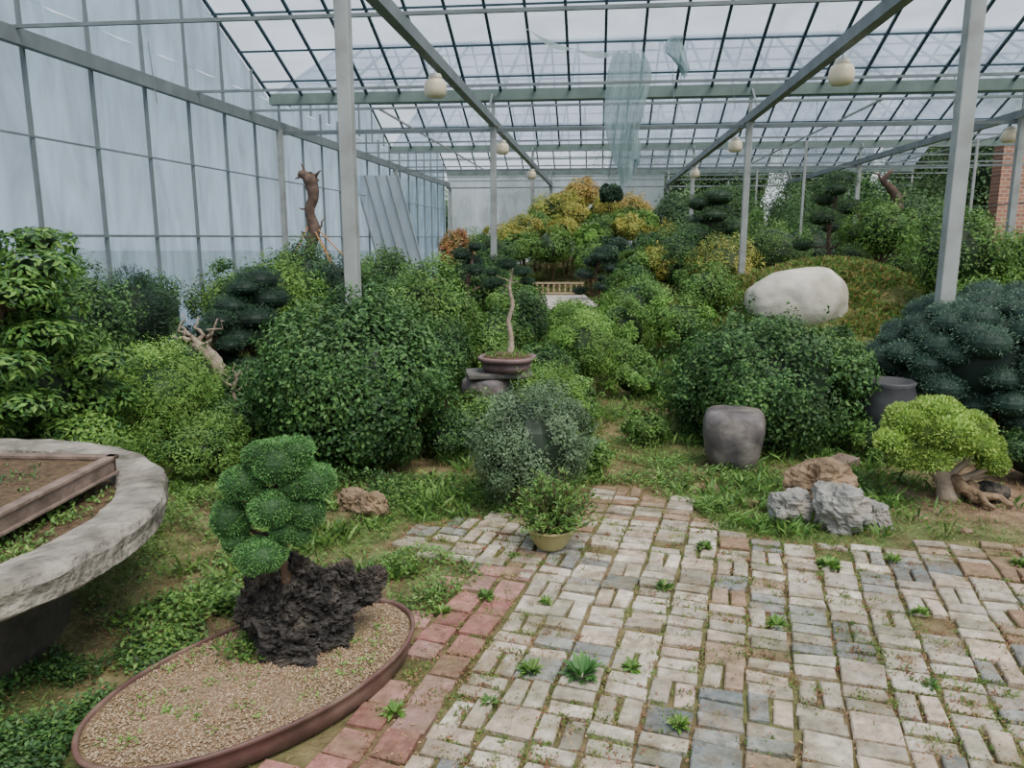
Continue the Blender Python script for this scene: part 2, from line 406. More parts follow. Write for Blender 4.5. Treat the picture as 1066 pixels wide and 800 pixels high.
# ------------------------------------------------------------------ plants
def bush(name, label, x, y, rx, h, n, ls, pal, ry=None, asp=.5, lumps=22, base=.1, needle=False, droop=0., cat='shrub', lumpr=.40, trunk=None, core=.70, bark=None, group=None, lift=.35, z0=None, sprigs=None, irr=.12):
    ry = ry or rx
    zz = float(gh(x, y)) if z0 is None else z0
    e = thing(name, label, cat, (x, y, zz), group)
    rz = (h-base)/2; c = np.array([0, 0, base+rz]); R = np.array([rx, ry, rz])
    mb = MB(); P_ = np.array(PAL[pal]) if isinstance(pal, str) else np.array(pal)
    per = n//lumps
    ga = math.pi*(3-math.sqrt(5)); ph = rng.random()*6
    for i in range(lumps):
        zc = 1-(i+.5)/lumps*1.72; r_ = math.sqrt(max(0, 1-zc*zc)); a = ga*i+rng.uniform(-.4, .4)
        d = np.array([r_*math.cos(a), r_*math.sin(a), zc])
        lr = lumpr*R*rng.uniform(.65, 1.3); 
        lr = .5*lr+.5*lr.mean()
        lc = c+d*(R-lr*.92)*(1+irr*(math.sin(a*2+ph)+rng.uniform(-1, 1)))
        lt = rng.uniform(.72, 1.28); mixc = pick(P_, 1, .1)[0]
        D = sph(per); dt = D@d; D = np.where((dt < -.15)[:, None], D-2*dt[:, None]*d, D)
        fr = rng.random(per)**.4
        P = lc+D*lr*fr[:, None]*1.05
        N = norm(D*.7+d*.4+np.array([0, 0, .25]))
        col = (pick(P_, per)*.65+mixc*.35)*lt
        k = P[:, 2] > .01
        leaves(mb, P[k], N[k], ls, asp, col[k], lift=lift, needle=needle, droop=droop)
    ns_ = sprigs if sprigs is not None else max(10, lumps)
    if not needle:
        for i in range(ns_):
            d = sph(1)[0]; d[2] = abs(d[2])*.9-.1; d = norm(d); L = rng.uniform(.12, .32)*min(rx, .9)
            q0 = c+d*R*.9; dirn = norm(d+np.array([0, 0, .5])+rng.normal(0, .3, 3)); m_ = max(6, int(L/ls*5))
            t = rng.random((m_, 1)); P = q0+dirn*L*t+rng.normal(0, ls*.35, (m_, 3))
            k = P[:, 2] > .02
            leaves(mb, P[k], norm(dirn+sph(m_)*.6)[k], ls*.9, asp, (pick(P_, m_)*1.12)[k], lift=.5, droop=droop)
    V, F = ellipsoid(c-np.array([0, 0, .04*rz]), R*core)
    mb.mesh(V, F, P_.min(0)*.35)  # solid core against see-through, shade of the interior put into its dark colour
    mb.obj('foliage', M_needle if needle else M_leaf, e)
    tb = MB(); ns = 1 if trunk else 4
    tr = trunk or max(.015, rx*.035)
    for s in range(ns):
        a = s*2.1+rng.random()
        b0 = (0 if ns == 1 else .06*rx*math.cos(a)*2, 0 if ns == 1 else .06*rx*math.sin(a)*2, -.03)
        t1 = (c[0]+rx*.2*math.cos(a)*(ns > 1), c[1]+ry*.2*math.sin(a)*(ns > 1), c[2])
        V, F = tube(bend(b0, t1, 7, .05), np.linspace(tr, tr*.5, 7), 7, .1); tb.mesh(V, F)
    if trunk:
        for s in range(6):
            a = s*1.05+rng.random()
            V, F = tube(bend((0, 0, base*.75+.1*rz*s/3), c+np.array([rx*.75*math.cos(a), ry*.75*math.sin(a), rz*rng.uniform(-.2, .6)]), 6, .08), np.linspace(tr*.5, tr*.15, 6), 6, .1); tb.mesh(V, F)
    tb.obj('trunk' if trunk else 'stems', bark or M_bark, e, smooth=True)
    return e

def pad_leaves(mb, pc, r, rz, n, ls, P_, needle=True, asp=.12, zmin=-.35, core=.82, lift=.5, droop=0.):
    D = sph(n); D[:, 2] = np.where(D[:, 2] < zmin, -D[:, 2], D[:, 2])
    w = 1+.10*np.sin(D[:, :1]*5+pc[0]*30)*np.cos(D[:, 1:2]*6+pc[1]*20)
    P = pc+D*np.array([r, r, rz])*rng.uniform(.85, 1.0, (n, 1))*w
    N = norm(D*np.array([1, 1, r/rz])+np.array([0, 0, .2]))
    leaves(mb, P, N, ls, asp, pick(P_, n, .22)*rng.uniform(.82, 1.18), needle=needle, lift=lift, droop=droop)
    V, F = ellipsoid(pc, (r*core, r*core, rz*core)); mb.mesh(V, F, np.array(P_).min(0)*.5)  # pad core: leaf colour darkened to stand for the shaded inside

def pad_tree(name, label, x, y, z0, trunk, trad, pads, n, ls, pal, cat='bonsai', needle=True, asp=.12, bark=None, e=None, group=None, lift=.5, zmin=-.35, core=.82, droop=0.):
    e = e or thing(name, label, cat, (x, y, z0), group)
    P_ = PAL[pal]; mb = MB(); tb = MB()
    tp, tr_ = resample(trunk, trad, 16)
    V, F = tube(tp, tr_, 9, .12); tb.mesh(V, F)
    for p in pads:
        pc = np.array(p[:3], float); r, rz = p[3], p[4]
        nn = int(n*(r/np.mean([q[3] for q in pads]))**2)
        pad_leaves(mb, pc, r, rz, nn, ls, P_, needle, asp, lift=lift, zmin=zmin, core=core, droop=droop)
        dd = np.linalg.norm(tp-(pc-np.array([0, 0, rz])), axis=1); i = int(np.argmin(dd))
        V, F = tube(bend(tp[i], pc, 5, .06), np.linspace(tr_[i]*.55, tr_[i]*.2, 5), 6, .1); tb.mesh(V, F)
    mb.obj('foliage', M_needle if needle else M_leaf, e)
    tb.obj('trunk', bark or M_bark, e, smooth=True)
    return e

# --- principal shrubs
bush('shrub', 'large dense rounded broadleaf shrub with small green leaves', -1.10, 5.35, .66, 1.22, 34000, .034, 'deep', asp=.6, lumps=50, lumpr=.32, sprigs=120, base=-.12)
bush('shrub', 'wide low dark green glossy-leaved shrub behind the stool', 2.0, 6.0, .80, 1.0, 32000, .034, 'deep', ry=.7, asp=.6, lumps=48, lumpr=.32, base=-.15, sprigs=110)
bush('shrub', 'compact grey-green ball shrub with tiny leaves', .12, 4.45, .385, .77, 22000, .017, 'grey', asp=.6, lumps=34, lumpr=.3, base=.0, sprigs=60, irr=.06)
bush('shrub', 'clipped bright green dome shrub', .27, 5.3, .28, .76, 9000, .018, 'bright', asp=.5, lumps=22, base=.05, irr=.05)
# layered leafy tree at the planter
r0 = np.random.default_rng(31); pads = []
for i in range(26):
    t = i/25; a = i*2.4+r0.uniform(-.3, .3); rad = .62*(1-.55*t)*r0.uniform(.6, 1.05); rp = r0.uniform(.17, .28)
    pads.append((rad*math.cos(a), rad*math.sin(a), .42+1.2*t, rp, rp*.42))
pad_tree('tree', 'maple-like leafy green tree with layered foliage beside the concrete planter', -3.1, 4.6, 0, [(0, 0, -.03), (.05, 0, .4), (-.04, .04, .8), (.04, 0, 1.2), (0, 0, 1.55)], [.05, .04, .035, .025, .012], pads, 560, .052, 'maple', cat='tree', needle=False, asp=.42, zmin=-.5, core=.5, lift=.3, droop=.45)
bush('shrub', 'leafy inner growth of green shrub beside the planter', -3.05, 4.85, .45, 1.3, 8000, .045, 'maple', asp=.45, lumps=20, base=.0, droop=.3, irr=.2)
bush('shrub', 'feathery light green spreading shrub', -2.55, 5.5, .46, .86, 14000, .026, 'bright', asp=.35, lumps=28, base=.05, core=.55, droop=.2, sprigs=70, irr=.28)
bush('shrub', 'low light green ferny shrub', -2.1, 4.95, .36, .46, 8000, .024, 'mid', asp=.35, lumps=16, base=.0, core=.55, sprigs=40, irr=.25)
bush('shrub', 'low green shrub next to the planter', -2.75, 4.6, .42, .5, 8000, .032, 'bright', asp=.4, lumps=16, base=.0, core=.6, irr=.22)
bush('shrub', 'low dark shrub with small leaves', -2.08, 5.9, .30, .66, 7500, .026, 'deep', lumps=16, base=0, irr=.2)
bush('shrub', 'mid green upright bushy shrub', -.82, 7.7, .48, 1.38, 12000, .036, 'mid', lumps=28, sprigs=60, irr=.22)
bush('shrub', 'small dark round shrub beside the pedestal', -.62, 6.9, .28, .92, 6500, .028, 'deep', lumps=18)
bush('shrub', 'fine-leaved bright green dome shrub', .72, 7.8, .44, .92, 12000, .026, 'bright', asp=.4, lumps=24, base=.04, droop=.3, sprigs=40, irr=.15)
for (x, y, r, h, p, l) in [(.5, 6.5, .28, .46, 'mid', 'low green shrub along the path'), (-.5, 5.5, .24, .38, 'deep', 'low shrub at the foot of the large bush'), (.42, 5.85, .22, .42, 'mid', 'low green shrub along the path'), (.3, 7.1, .3, .6, 'deep', 'low dark shrub along the path'),
                           (-1.75, 5.9, .3, .5, 'mid', 'low shrub between larger shrubs'), (-1.7, 6.9, .45, .9, 'mid', 'mid green shrub between larger shrubs'), (-2.9, 6.1, .36, .72, 'deep', 'dark green shrub between larger shrubs'), (-3.4, 6.0, .42, .85, 'mid', 'green shrub behind the leafy tree'), (-2.35, 5.85, .3, .6, 'deep', 'low dark green shrub before the deadwood'),
                           (-1.2, 6.6, .4, .9, 'deep', 'dark shrub behind the large bush'), (1.25, 7.6, .28, .38, 'mid', 'small low shrub beside the path'), (2.0, 7.6, .4, .6, 'mid', 'low green shrub behind the wide bush'), (2.8, 7.4, .4, .65, 'bright', 'low light green shrub behind the wide bush'),
                           (-.2, 8.6, .4, .9, 'mid', 'green shrub near the slender bonsai'), (.1, 9.8, .45, 1.0, 'deep', 'dark green shrub near the slender bonsai'), (-1.4, 8.8, .5, 1.2, 'deep', 'dark green shrub in the planting'), (.75, 10.4, .4, .8, 'bright', 'light green shrub along the path'), (-.2, 7.6, .25, .6, 'mid', 'small green shrub behind the pedestal'), (3.4, 8.2, .4, .6, 'deep', 'low dark shrub behind the pine'), (1.0, 11.9, .4, .6, 'mid', 'low green shrub along the path'), (-.1, 12.2, .5, 1.0, 'mid', 'green shrub in the planting'),
                           (-2.02, 5.45, .2, .48, 'deep', 'small dark shrub before the small deadwood'), (-.25, 5.9, .22, .4, 'mid', 'small weedy shrub by the pedestal'), (1.05, 5.85, .16, .26, 'mid', 'small weedy shrub at the wide bush'), (.55, 5.1, .14, .24, 'mid', 'small weedy shrub beside the path')]:
    bush('shrub', l, x, y, r, h, int(9000*(r/.4)**1.2), .03 if y < 7 else .036, p, lumps=16, base=0, irr=.24, sprigs=34)
bush('shrub', 'light green airy shrub', -2.85, 9.6, .5, 1.40, 7000, .042, 'bright', lumps=20, irr=.2)
bush('shrub', 'dark green dense shrub', -2.4, 10.6, .5, 1.40, 7000, .042, 'pine', lumps=20, irr=.2)
bush('shrub', 'dark green leafy shrub among others', -1.75, 10.8, .5, 1.5, 7000, .042, 'deep', lumps=20, irr=.2)
bush('shrub', 'dark spreading shrub near the plastic wall', -4.1, 7.2, .55, 1.4, 8000, .042, 'deep', lumps=24, irr=.22)
bush('pine_shrub', 'dark mounded pine near the plastic wall', -4.3, 8.8, .48, 1.34, 9000, .05, 'pine', asp=.14, needle=True, lumps=20)
bush('shrub', 'mid green shrub at the wall foot', -3.7, 10.4, .6, 1.25, 6500, .045, 'mid', lumps=18, irr=.2)
bush('shrub', 'mid green shrub at the wall foot', -4.7, 9.9, .55, 1.15, 6500, .045, 'deep', lumps=18, irr=.2)
bush('shrub', 'orange and yellow leaved shrub', -.95, 13.3, .34, 1.8, 4500, .045, 'red', lumps=14, base=.9, trunk=.03, irr=.2)
bush('shrub', 'dark green shrub under the yellow one', -.7, 12.3, .5, 1.4, 5000, .05, 'deep', lumps=16, irr=.2)
bush('shrub', 'dark green shrub around the dead trunk', -3.1, 11.6, .5, 1.6, 6000, .045, 'deep', lumps=18, irr=.2)
bush('shrub', 'mid green shrub in a row', -2.3, 13.5, .8, 1.4, 6500, .055, 'mid', lumps=20, irr=.2)
bush('shrub', 'mid green shrub in a row', -3.9, 13.8, .7, 1.4, 6500, .055, 'deep', lumps=20, irr=.2)
bush('shrub', 'yellow-green low shrub along the path', 1.35, 9.6, .42, .9, 6500, .036, 'bright', lumps=16, irr=.2)
bush('shrub', 'green low shrub along the path', 1.2, 8.6, .3, .5, 4500, .036, 'mid', lumps=14, irr=.2)
bush('shrub', 'green low shrub by the path', 1.75, 11.0, .55, 1.1, 6500, .045, 'mid', lumps=18, irr=.2)
bush('shrub', 'low leafy shrub at the mound edge', 2.2, 10.1, .5, .8, 6500, .04, 'bright', lumps=18, irr=.2)
bush('shrub', 'low leafy shrub at the mound edge', 3.0, 12.0, .5, .85, 6000, .045, 'mid', lumps=16, irr=.2)
bush('shrub', 'low green shrub on the mound slope', 2.9, 8.8, .35, .45, 4500, .036, 'bright', lumps=12, base=.02, irr=.2)
bush('shrub', 'low green shrub on the mound slope', 2.3, 9.2, .3, .5, 4500, .036, 'deep', lumps=12, base=.02, irr=.2)
bush('shrub', 'low green shrub before the concrete pad', .75, 13.6, .45, .34, 4000, .045, 'mid', lumps=12, base=.02, irr=.2)
bush('shrub', 'low green shrub before the concrete pad', 1.5, 13.5, .4, .34, 4000, .045, 'bright', lumps=12, base=.02, irr=.2)
bush('tree', 'small green maple tree', 6.9, 14.6, .65, 1.8, 7000, .055, 'mid', base=.6, trunk=.04, cat='tree', irr=.25)
for (x, y, r, h, p, l) in [(6.4, 11.2, .7, 1.65, 'mid', 'rounded green shrub beside the mound'), (7.5, 11.0, .8, 1.75, 'bright', 'light green leafy shrub near the post'),
                         (5.6, 9.2, .6, 1.15, 'mid', 'green shrub behind the dark pine'), (6.6, 9.2, .7, 1.3, 'bright', 'light green leafy shrub near the pine'), (8.9, 13., .8, 1.6, 'deep', 'dark green shrub near the open side'),
                         (8.2, 16.5, .9, 1.7, 'mid', 'green shrub near the open side'), (9.7, 15.5, .8, 1.5, 'far', 'green shrub near the open side'), (4.6, 16.8, .8, 1.6, 'yellow', 'yellow-green shrub behind the boulder mound'),
                         (6.0, 18, 1.0, 2.1, 'mid', 'rounded green shrub behind the mound'), (3.9, 18.5, .8, 1.8, 'deep', 'dark green shrub behind the mound'), (7.6, 20, 1.0, 2.2, 'deep', 'dark green shrub behind the mound'), (9.4, 21, 1.0, 2.3, 'mid', 'green shrub near the open side')]:
    bush('shrub', l, x, y, r, h, 7000, .052, p, lumps=22, irr=.22)
cm = [(2.05, 23.5, 3.35, .6, 'orange', 'yellow and orange leaved rounded tree'), (1.15, 22.2, 2.85, .6, 'yellow', 'yellow-green rounded tree on the mound'), (.3, 21, 2.25, .6, 'yellow', 'yellow-green rounded tree on the mound'),
                          (3.5, 23, 2.85, .65, 'orange', 'yellow and orange leaved rounded tree'), (2.75, 22, 3.05, .3, 'pine', 'small dark green ball tree'), (2.35, 20.8, 2.2, .6, 'mid', 'green rounded shrub on the mound'),
                          (4.2, 21.6, 2.0, .6, 'yellow', 'green and yellow rounded shrub'), (3.45, 18.3, 1.42, .5, 'yellow', 'bright yellow-green rounded shrub on the mound'), (2.5, 19, 1.65, .55, 'pine', 'dark green rounded shrub on the mound'),
                          (1.0, 20, 1.85, .6, 'mid', 'green rounded shrub on the mound'), (-.4, 18.5, 1.65, .6, 'deep', 'dark green rounded shrub on the mound'), (-.2, 20.5, 1.95, .5, 'yellow', 'yellow-green rounded tree on the mound'), (3.0, 20.3, 2.2, .42, 'yellow', 'yellow rounded shrub on the mound'),
                          (1.7, 21.6, 2.6, .45, 'yellow', 'yellow-green rounded tree on the mound'), (4.8, 23.6, 2.0, .6, 'mid', 'green rounded tree on the mound'), (-1.2, 22, 1.8, .7, 'mid', 'green rounded shrub on the mound'), (1.9, 18.8, 1.5, .45, 'mid', 'green rounded shrub on the mound'),
                          (2.4, 15.8, 1.1, .5, 'deep', 'dark green low shrub by the pad'), (-.5, 15.5, 1.2, .55, 'deep', 'dark green low shrub by the pad'), (2.2, 13.6, .95, .45, 'mid', 'low green shrub by the pad')]
for (x, y, top, r, p) in [(1.6, 22.8, 2.9, .42, 'yellow'), (2.7, 22.9, 2.75, .45, 'yellow'), (.7, 21.3, 2.3, .45, 'mid'), (1.4, 20.7, 2.1, .42, 'yellow'), (3.1, 21.6, 2.4, .42, 'mid'), (3.7, 22, 2.35, .42, 'bright'), (2.0, 20, 1.9, .4, 'bright'), (.2, 19.6, 1.7, .45, 'mid'), (3.4, 19.4, 1.75, .42, 'deep'), (4.1, 20.2, 1.65, .42, 'mid'), (-.9, 19.5, 1.6, .55, 'mid'), (2.9, 18.2, 1.35, .4, 'mid'), (5.6, 24, 2.0, .7, 'deep')]:
    cm.append((x, y, top, r, p, {'yellow': 'yellow-green shrub in the mounded planting', 'mid': 'green shrub in the mounded planting', 'bright': 'light green shrub in the mounded planting', 'deep': 'dark green shrub in the mounded planting'}[p]))
for (x, y, top, r, p, l) in cm:
    g0 = float(gh(x, y)); bush('garden_tree', l, x, y, r, max(.7, top-g0), 5500, .06, p, lumps=16, base=max(.05, top-g0-1.7*r) if top-g0 > 1.7*r+.3 else .1, cat='tree', irr=.2, sprigs=24)

k = 0
for (x, y, r, h, p) in [(6.8, 38, 2.2, 7.0, 'far'), (10.5, 38.5, 2.6, 9.8, 'far'), (15.4, 38, 2.6, 10.6, 'deep'), (19.2, 32, 2.2, 9.2, 'far'), (9.5, 25, 1.4, 3.1, 'deep'), (12.2, 24, 1.4, 3.3, 'far'), (7.3, 26, 1.4, 3.1, 'deep'),
                        (20.6, 39, 2.8, 10.8, 'far'), (12.6, 45, 3.0, 12, 'far'), (7.5, 46, 3.0, 10, 'far'), (18.4, 47, 3.2, 13, 'far'), (1, 43, 2.6, 5.2, 'far'), (-5, 44, 2.6, 5.2, 'far'), (26, 46, 3.5, 12, 'far'), (10.6, 28, 1.6, 3.6, 'far'), (6.4, 29.5, 1.5, 3.4, 'far'), (8.6, 32, 1.7, 3.7, 'deep'), (13.3, 28.5, 1.6, 3.8, 'deep'), (12.0, 32, 1.6, 3.8, 'far'), (14.9, 33.5, 1.6, 3.8, 'far')]:
    bush('tree', ['tall leafy green tree outside the greenhouse', 'tall broad green tree beyond the open side'][k % 2], x, y, r, h, 13000, .12 if y > 28 else .08, p, lumps=30, base=h*.03, trunk=.12, cat='tree', core=.66, lumpr=.38, irr=.16, sprigs=50); k += 1

def pine_cluster(name, label, x, y, w, h, npads, n, ls, pal, seed, bark=None, zb=.25, rr=(.26, .4), asp=.14):
    r0 = np.random.default_rng(seed); pads = []
    for i in range(npads):
        t = i/(npads-1); rad = w*(1-.75*t)*.78; a = i*2.4+r0.random()*.5
        rp = w*r0.uniform(*rr)
        pads.append((rad*math.cos(a), rad*math.sin(a), zb+(h-zb-.12*h)*t, rp, rp*.55))
    tk = [(0, 0, -.03), (.04, .02, h*.25), (-.05, .03, h*.5), (.03, 0, h*.75), (0, 0, h*.92)]
    return pad_tree(name, label, x, y, float(gh(x, y)), tk, [.06, .05, .04, .03, .015], pads, n, ls, pal, cat='tree', bark=bark, asp=asp)
def dome_pine(name, label, x, y, rx, ry, zc, rz, npads, n, seed):
    r0 = np.random.default_rng(seed); pads = []; ga = math.pi*(3-math.sqrt(5))
    for i in range(npads):
        q = 1-(i+.5)/npads*1.72; r_ = math.sqrt(max(0, 1-q*q)); a = ga*i+r0.uniform(-.25, .25); s = r0.uniform(.88, 1.03)
        rp = r0.uniform(.12, .18)
        pads.append((r_*math.cos(a)*rx*s, r_*math.sin(a)*ry*s, max(.14, zc+q*rz*s-.03), rp, rp*.72))
    tk = [(0, 0, -.03), (.06, .02, .2), (-.05, .03, .4), (.03, 0, .6), (0, 0, zc+.2)]
    e = pad_tree(name, label, x, y, float(gh(x, y)), tk, [.08, .07, .055, .04, .02], pads, n, .022, 'blue', cat='tree', asp=.3, core=.9, zmin=-.5)
    m2 = MB(); V, F = ellipsoid((0, 0, zc), (rx*.88, ry*.88, rz*.85), 24, 14); m2.mesh(V, F, PAL['blue'][3]*.35); m2.obj('shaded_core', M_needle, e, smooth=True)  # added solid filler, no needles; interior shade painted as darkened needle colour
    return e
pine_cluster('pine', 'dark green cloud-pruned pine', -2.55, 7.5, .6, 1.32, 17, 1300, .03, 'pine', 3)
pine_cluster('pine', 'low dark cloud-pruned pine', -2.75, 7.0, .4, .95, 9, 1000, .03, 'pine', 4)
pine_cluster('pine', 'dark small pine by the mound', 1.9, 17.2, .6, 1.45, 9, 500, .05, 'pine', 5)
dome_pine('pine', 'broad dense mounded blue-green pine with tufted needles', 3.92, 6.1, .86, .72, .66, .53, 120, 720, 21)
dome_pine('pine', 'blue-green mounded pine beside the larger one', 5.1, 6.4, .7, .6, .62, .48, 64, 680, 22)
pine_cluster('pine', 'red-trunked pine with layered dark foliage', 6.45, 15.8, .8, 2.8, 9, 900, .07, 'far', 12, bark=M_barkred, zb=1.0)
pine_cluster('pine', 'red-trunked pine with layered foliage', 5.2, 20.5, 1.2, 2.7, 11, 900, .08, 'far', 13, bark=M_barkred, zb=.8)
pine_cluster('pine', 'small dark reddish-trunked pine among shrubs', -.62, 11.4, .42, 1.65, 6, 600, .05, 'pine', 14, bark=M_barkred, zb=.9)
bush('shrub', 'low dark green clump at the soil edge', 3.45, 4.9, .25, .36, 5000, .025, 'deep', lumps=12, base=.01)
bush('shrub', 'small green shrub behind the lime bonsai', 2.65, 5.4, .2, .3, 2500, .025, 'mid', lumps=8, base=.01)

# --- foreground oval bonsai tray
e = thing('potted_bonsai', 'cloud-pruned juniper on black lava rock in oval brown tray', 'bonsai', (ox, oy, 0))
mb = MB(); prof = [(.90, 0), (.96, .015), (.982, .06), (.985, .085), (1.0, .088), (1.003, .097), (.995, .103), (.978, .103), (.972, .095), (.97, .06)]
V, F = lathe(prof, 96, SX, SY, .015); mb.mesh(V, F[:-1]); p = mb.obj('pot', M_pot, e, smooth=True); p.rotation_euler[2] = OA; p['label'] = 'shallow oval dull brown clay tray'
mb = MB(); V, F = lathe([(.0001, .100), (.3, .100), (.6, .094), (.98, .082)], 64, SX, SY); V = [(a, b, c+.012*mnoise.noise(Vector((a*9, b*9, 0)))) for a, b, c in V]; mb.mesh(V, F[:-1])
nst = 15000; a = rng.random(nst)*6.283; rr = np.sqrt(rng.random(nst))*.955
P = np.stack([rr*SX*np.cos(a), rr*SY*np.sin(a), .101-.014*rr+rng.random(nst)*.006], 1); s = rng.uniform(.002, .0045, nst)
pal = np.array([C(176, 146, 116), C(150, 122, 94), C(192, 170, 144), C(132, 106, 84), C(164, 150, 126)])
cc = pal[rng.integers(0, 5, nst)]
oc = np.array([(1, 0, 0), (-1, 0, 0), (0, 1, 0), (0, -1, 0), (0, 0, 1)], float)
M_gr = surf_mat('gravel_stones', None, .9, 60, .8, 1.2, 0)
gm = MB()
for fidx in [(0, 2, 4), (2, 1, 4), (1, 3, 4), (3, 0, 4)]:
    T3 = P[:, None, :]+oc[list(fidx)][None]*s[:, None, None]*rng.uniform(.8, 1.2, (nst, 1, 1))
    gm.v.append(T3.reshape(-1, 3)); gm.c.append(np.repeat(cc, 3, 0)); gm.l.append(np.arange(nst*3)+gm.nv); gm.st.append(np.arange(nst)*3+gm.nl); gm.nv += nst*3; gm.nl += nst*3
p = mb.obj('soil', M_gravel, e, smooth=True); p.rotation_euler[2] = OA; p['label'] = 'tan gravel bed'
p = gm.obj('gravel', M_gr, e); p.rotation_euler[2] = OA; p['kind'] = 'stuff'

def rockmesh(mb, c, s, seed, amp=.35, freq=1.6, u=40, w=26, ridged=False, col=(.5, .5, .5), fine=0., shear=0.):
    V, F = ellipsoid((0, 0, 0), (1, 1, 1), u, w); out = []
    for (a, b, z) in V:
        v = Vector((a, b, z)); q = v*freq+Vector((seed*7.3, seed*3.1, seed))
        d = mnoise.noise(q)+.5*mnoise.noise(q*2.3)+.25*mnoise.noise(q*5)
        if ridged: d += .5*abs(mnoise.noise(q*3.3))-.35*abs(mnoise.noise(q*7))
        if fine: d += fine*(abs(mnoise.noise(q*9))*-1.2+mnoise.cell(q*6)*.35)
        v = v*(1+amp*d); m_ = max(abs(v.x), abs(v.y), abs(v.z)); v = v*(1-.12*(m_ > .85)*(m_-.85)*3)
        if shear: v.z = v.z*(1+shear*v.x); v.x = min(v.x, .88+.05*v.z)
        out.append((c[0]+v.x*s[0], c[1]+v.y*s[1], c[2]+v.z*s[2]))
    mb.mesh(out, F, col)
mb = MB()
for (cx, cy, cz, sx, sy, sz, sd) in [(.02, .12, .16, .11, .11, .11, 1), (-.01, .14, .26, .09, .09, .10, 2), (.16, .22, .23, .12, .09, .085, 3), (.12, .20, .31, .11, .08, .08, 4), (-.05, .15, .34, .065, .07, .09, 5), (.06, .19, .38, .065, .06, .065, 6), (.27, .28, .26, .10, .06, .055, 7), (.06, .08, .12, .11, .08, .055, 8), (.18, .18, .14, .09, .08, .065, 9), (-.10, .16, .24, .055, .06, .08, 10), (.22, .26, .33, .055, .045, .055, 12), (.33, .31, .30, .055, .045, .045, 13), (-.02, .15, .42, .05, .05, .06, 14)]:
    rockmesh(mb, (cx, cy, cz), (sx, sy, sz), sd, .6, 2.0, 64, 44, ridged=True, fine=.55)
mb.obj('rock', M_lava, e, smooth=False)['label'] = 'craggy black lava rock'
pads = [(.05, .14, .82, .112, .08), (-.015, .12, .85, .06, .045), (.115, .12, .865, .06, .045), (.165, .14, .745, .076, .064), (-.085, .12, .745, .08, .062), (-.135, .12, .61, .074, .074), (.03, .08, .665, .084, .066), (.135, .12, .635, .068, .058), (-.01, .04, .505, .088, .06), (-.03, .14, .68, .045, .038), (.1, .11, .735, .05, .044), (-.115, .1, .53, .05, .04), (.065, .09, .575, .055, .045), (.11, .1, .56, .045, .036)]
pad_tree('', '', 0, 0, 0, [(.05, .16, .34), (.02, .15, .46), (.06, .14, .58), (.02, .14, .70), (.06, .14, .80)], [.03, .024, .02, .016, .01], pads, 4200, .0075, 'jun', e=e, asp=.5, needle=True, bark=M_bark, zmin=-.8, core=.95)
mb = MB()
for i in range(60):
    a = rng.random()*6.28; r_ = rng.random()**.5*.88
    c2 = np.array([r_*SX*math.cos(a)*math.cos(OA)-r_*SY*math.sin(a)*math.sin(OA), r_*SX*math.cos(a)*math.sin(OA)+r_*SY*math.sin(a)*math.cos(OA), .10])
    m_ = 14; P = c2+rng.normal(0, .018, (m_, 3))*[1, 1, .25]; leaves(mb, P, norm(sph(m_)*.4+[0, 0, 1]), .014, .6, pick(PAL['bright'], m_))
for i in range(40):
    c2 = np.array([rng.uniform(-.15, -.03), rng.uniform(.04, .34), .12]); m_ = 30; P = c2+rng.normal(0, .028, (m_, 3))*[1, 1, .6]; leaves(mb, P, norm(sph(m_)*.6+[0, 0, 1]), .022, .5, pick(PAL['mid'], m_))
mb.obj('weeds', M_grass, e)['kind'] = 'stuff'

# --- circular concrete planter
e = thing('concrete_planter', 'round weathered grey concrete planter table on drum', 'planter', (tx, ty, 0))
mb = MB(); prof = [(.98, .43), (1.08, .428), (1.19, .432), (1.208, .445), (1.205, .48), (1.212, .52), (1.20, .546), (1.185, .555), (1.12, .556), (1.03, .553), (1.012, .545), (1.0, .50), (1.0, .47)]
V, F = lathe(prof, 200)
V = [(x*(1+.014*mnoise.noise(Vector((x*6, y*6, z*10)))+.008*mnoise.noise(Vector((x*22, y*22, z*22)))), y*(1+.014*mnoise.noise(Vector((x*6, y*6, z*10)))+.008*mnoise.noise(Vector((x*22, y*22, z*22)))), z+.007*mnoise.noise(Vector((x*9, y*9, z*9)))) for x, y, z in V]
mb.mesh(V, F[:-2]); mb.obj('rim', M_conc, e)
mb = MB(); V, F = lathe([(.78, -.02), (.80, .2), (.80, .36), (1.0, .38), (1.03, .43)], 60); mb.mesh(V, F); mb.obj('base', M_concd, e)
mb = MB(); V, F = lathe([(.0001, .51), (.5, .51), (1.02, .505)], 60); mb.mesh(V, F); mb.obj('soil', M_soil, e)
mb = MB()
for i in range(240):
    a = rng.uniform(-1.4, 1.5); r_ = rng.uniform(.6, .98); m_ = 18
    c2 = np.array([r_*math.cos(a), r_*math.sin(a), .515]); P = c2+rng.normal(0, .03, (m_, 3))*[1, 1, .3]; P[:, 2] = np.maximum(P[:, 2], .512)
    leaves(mb, P, norm(sph(m_)*.5+[0, 0, 1]), .022, .45, pick(PAL['mid'], m_), lift=.6)
mb.obj('weeds', M_grass, e)['kind'] = 'stuff'
e = thing('wooden_tray', 'rectangular weathered wood and clay tray filled with soil', 'tray', (-2.42, 2.82, .56)); e.rotation_euler[2] = math.radians(-3)
mb = MB(); hx, hy = .62, .53; t = .03
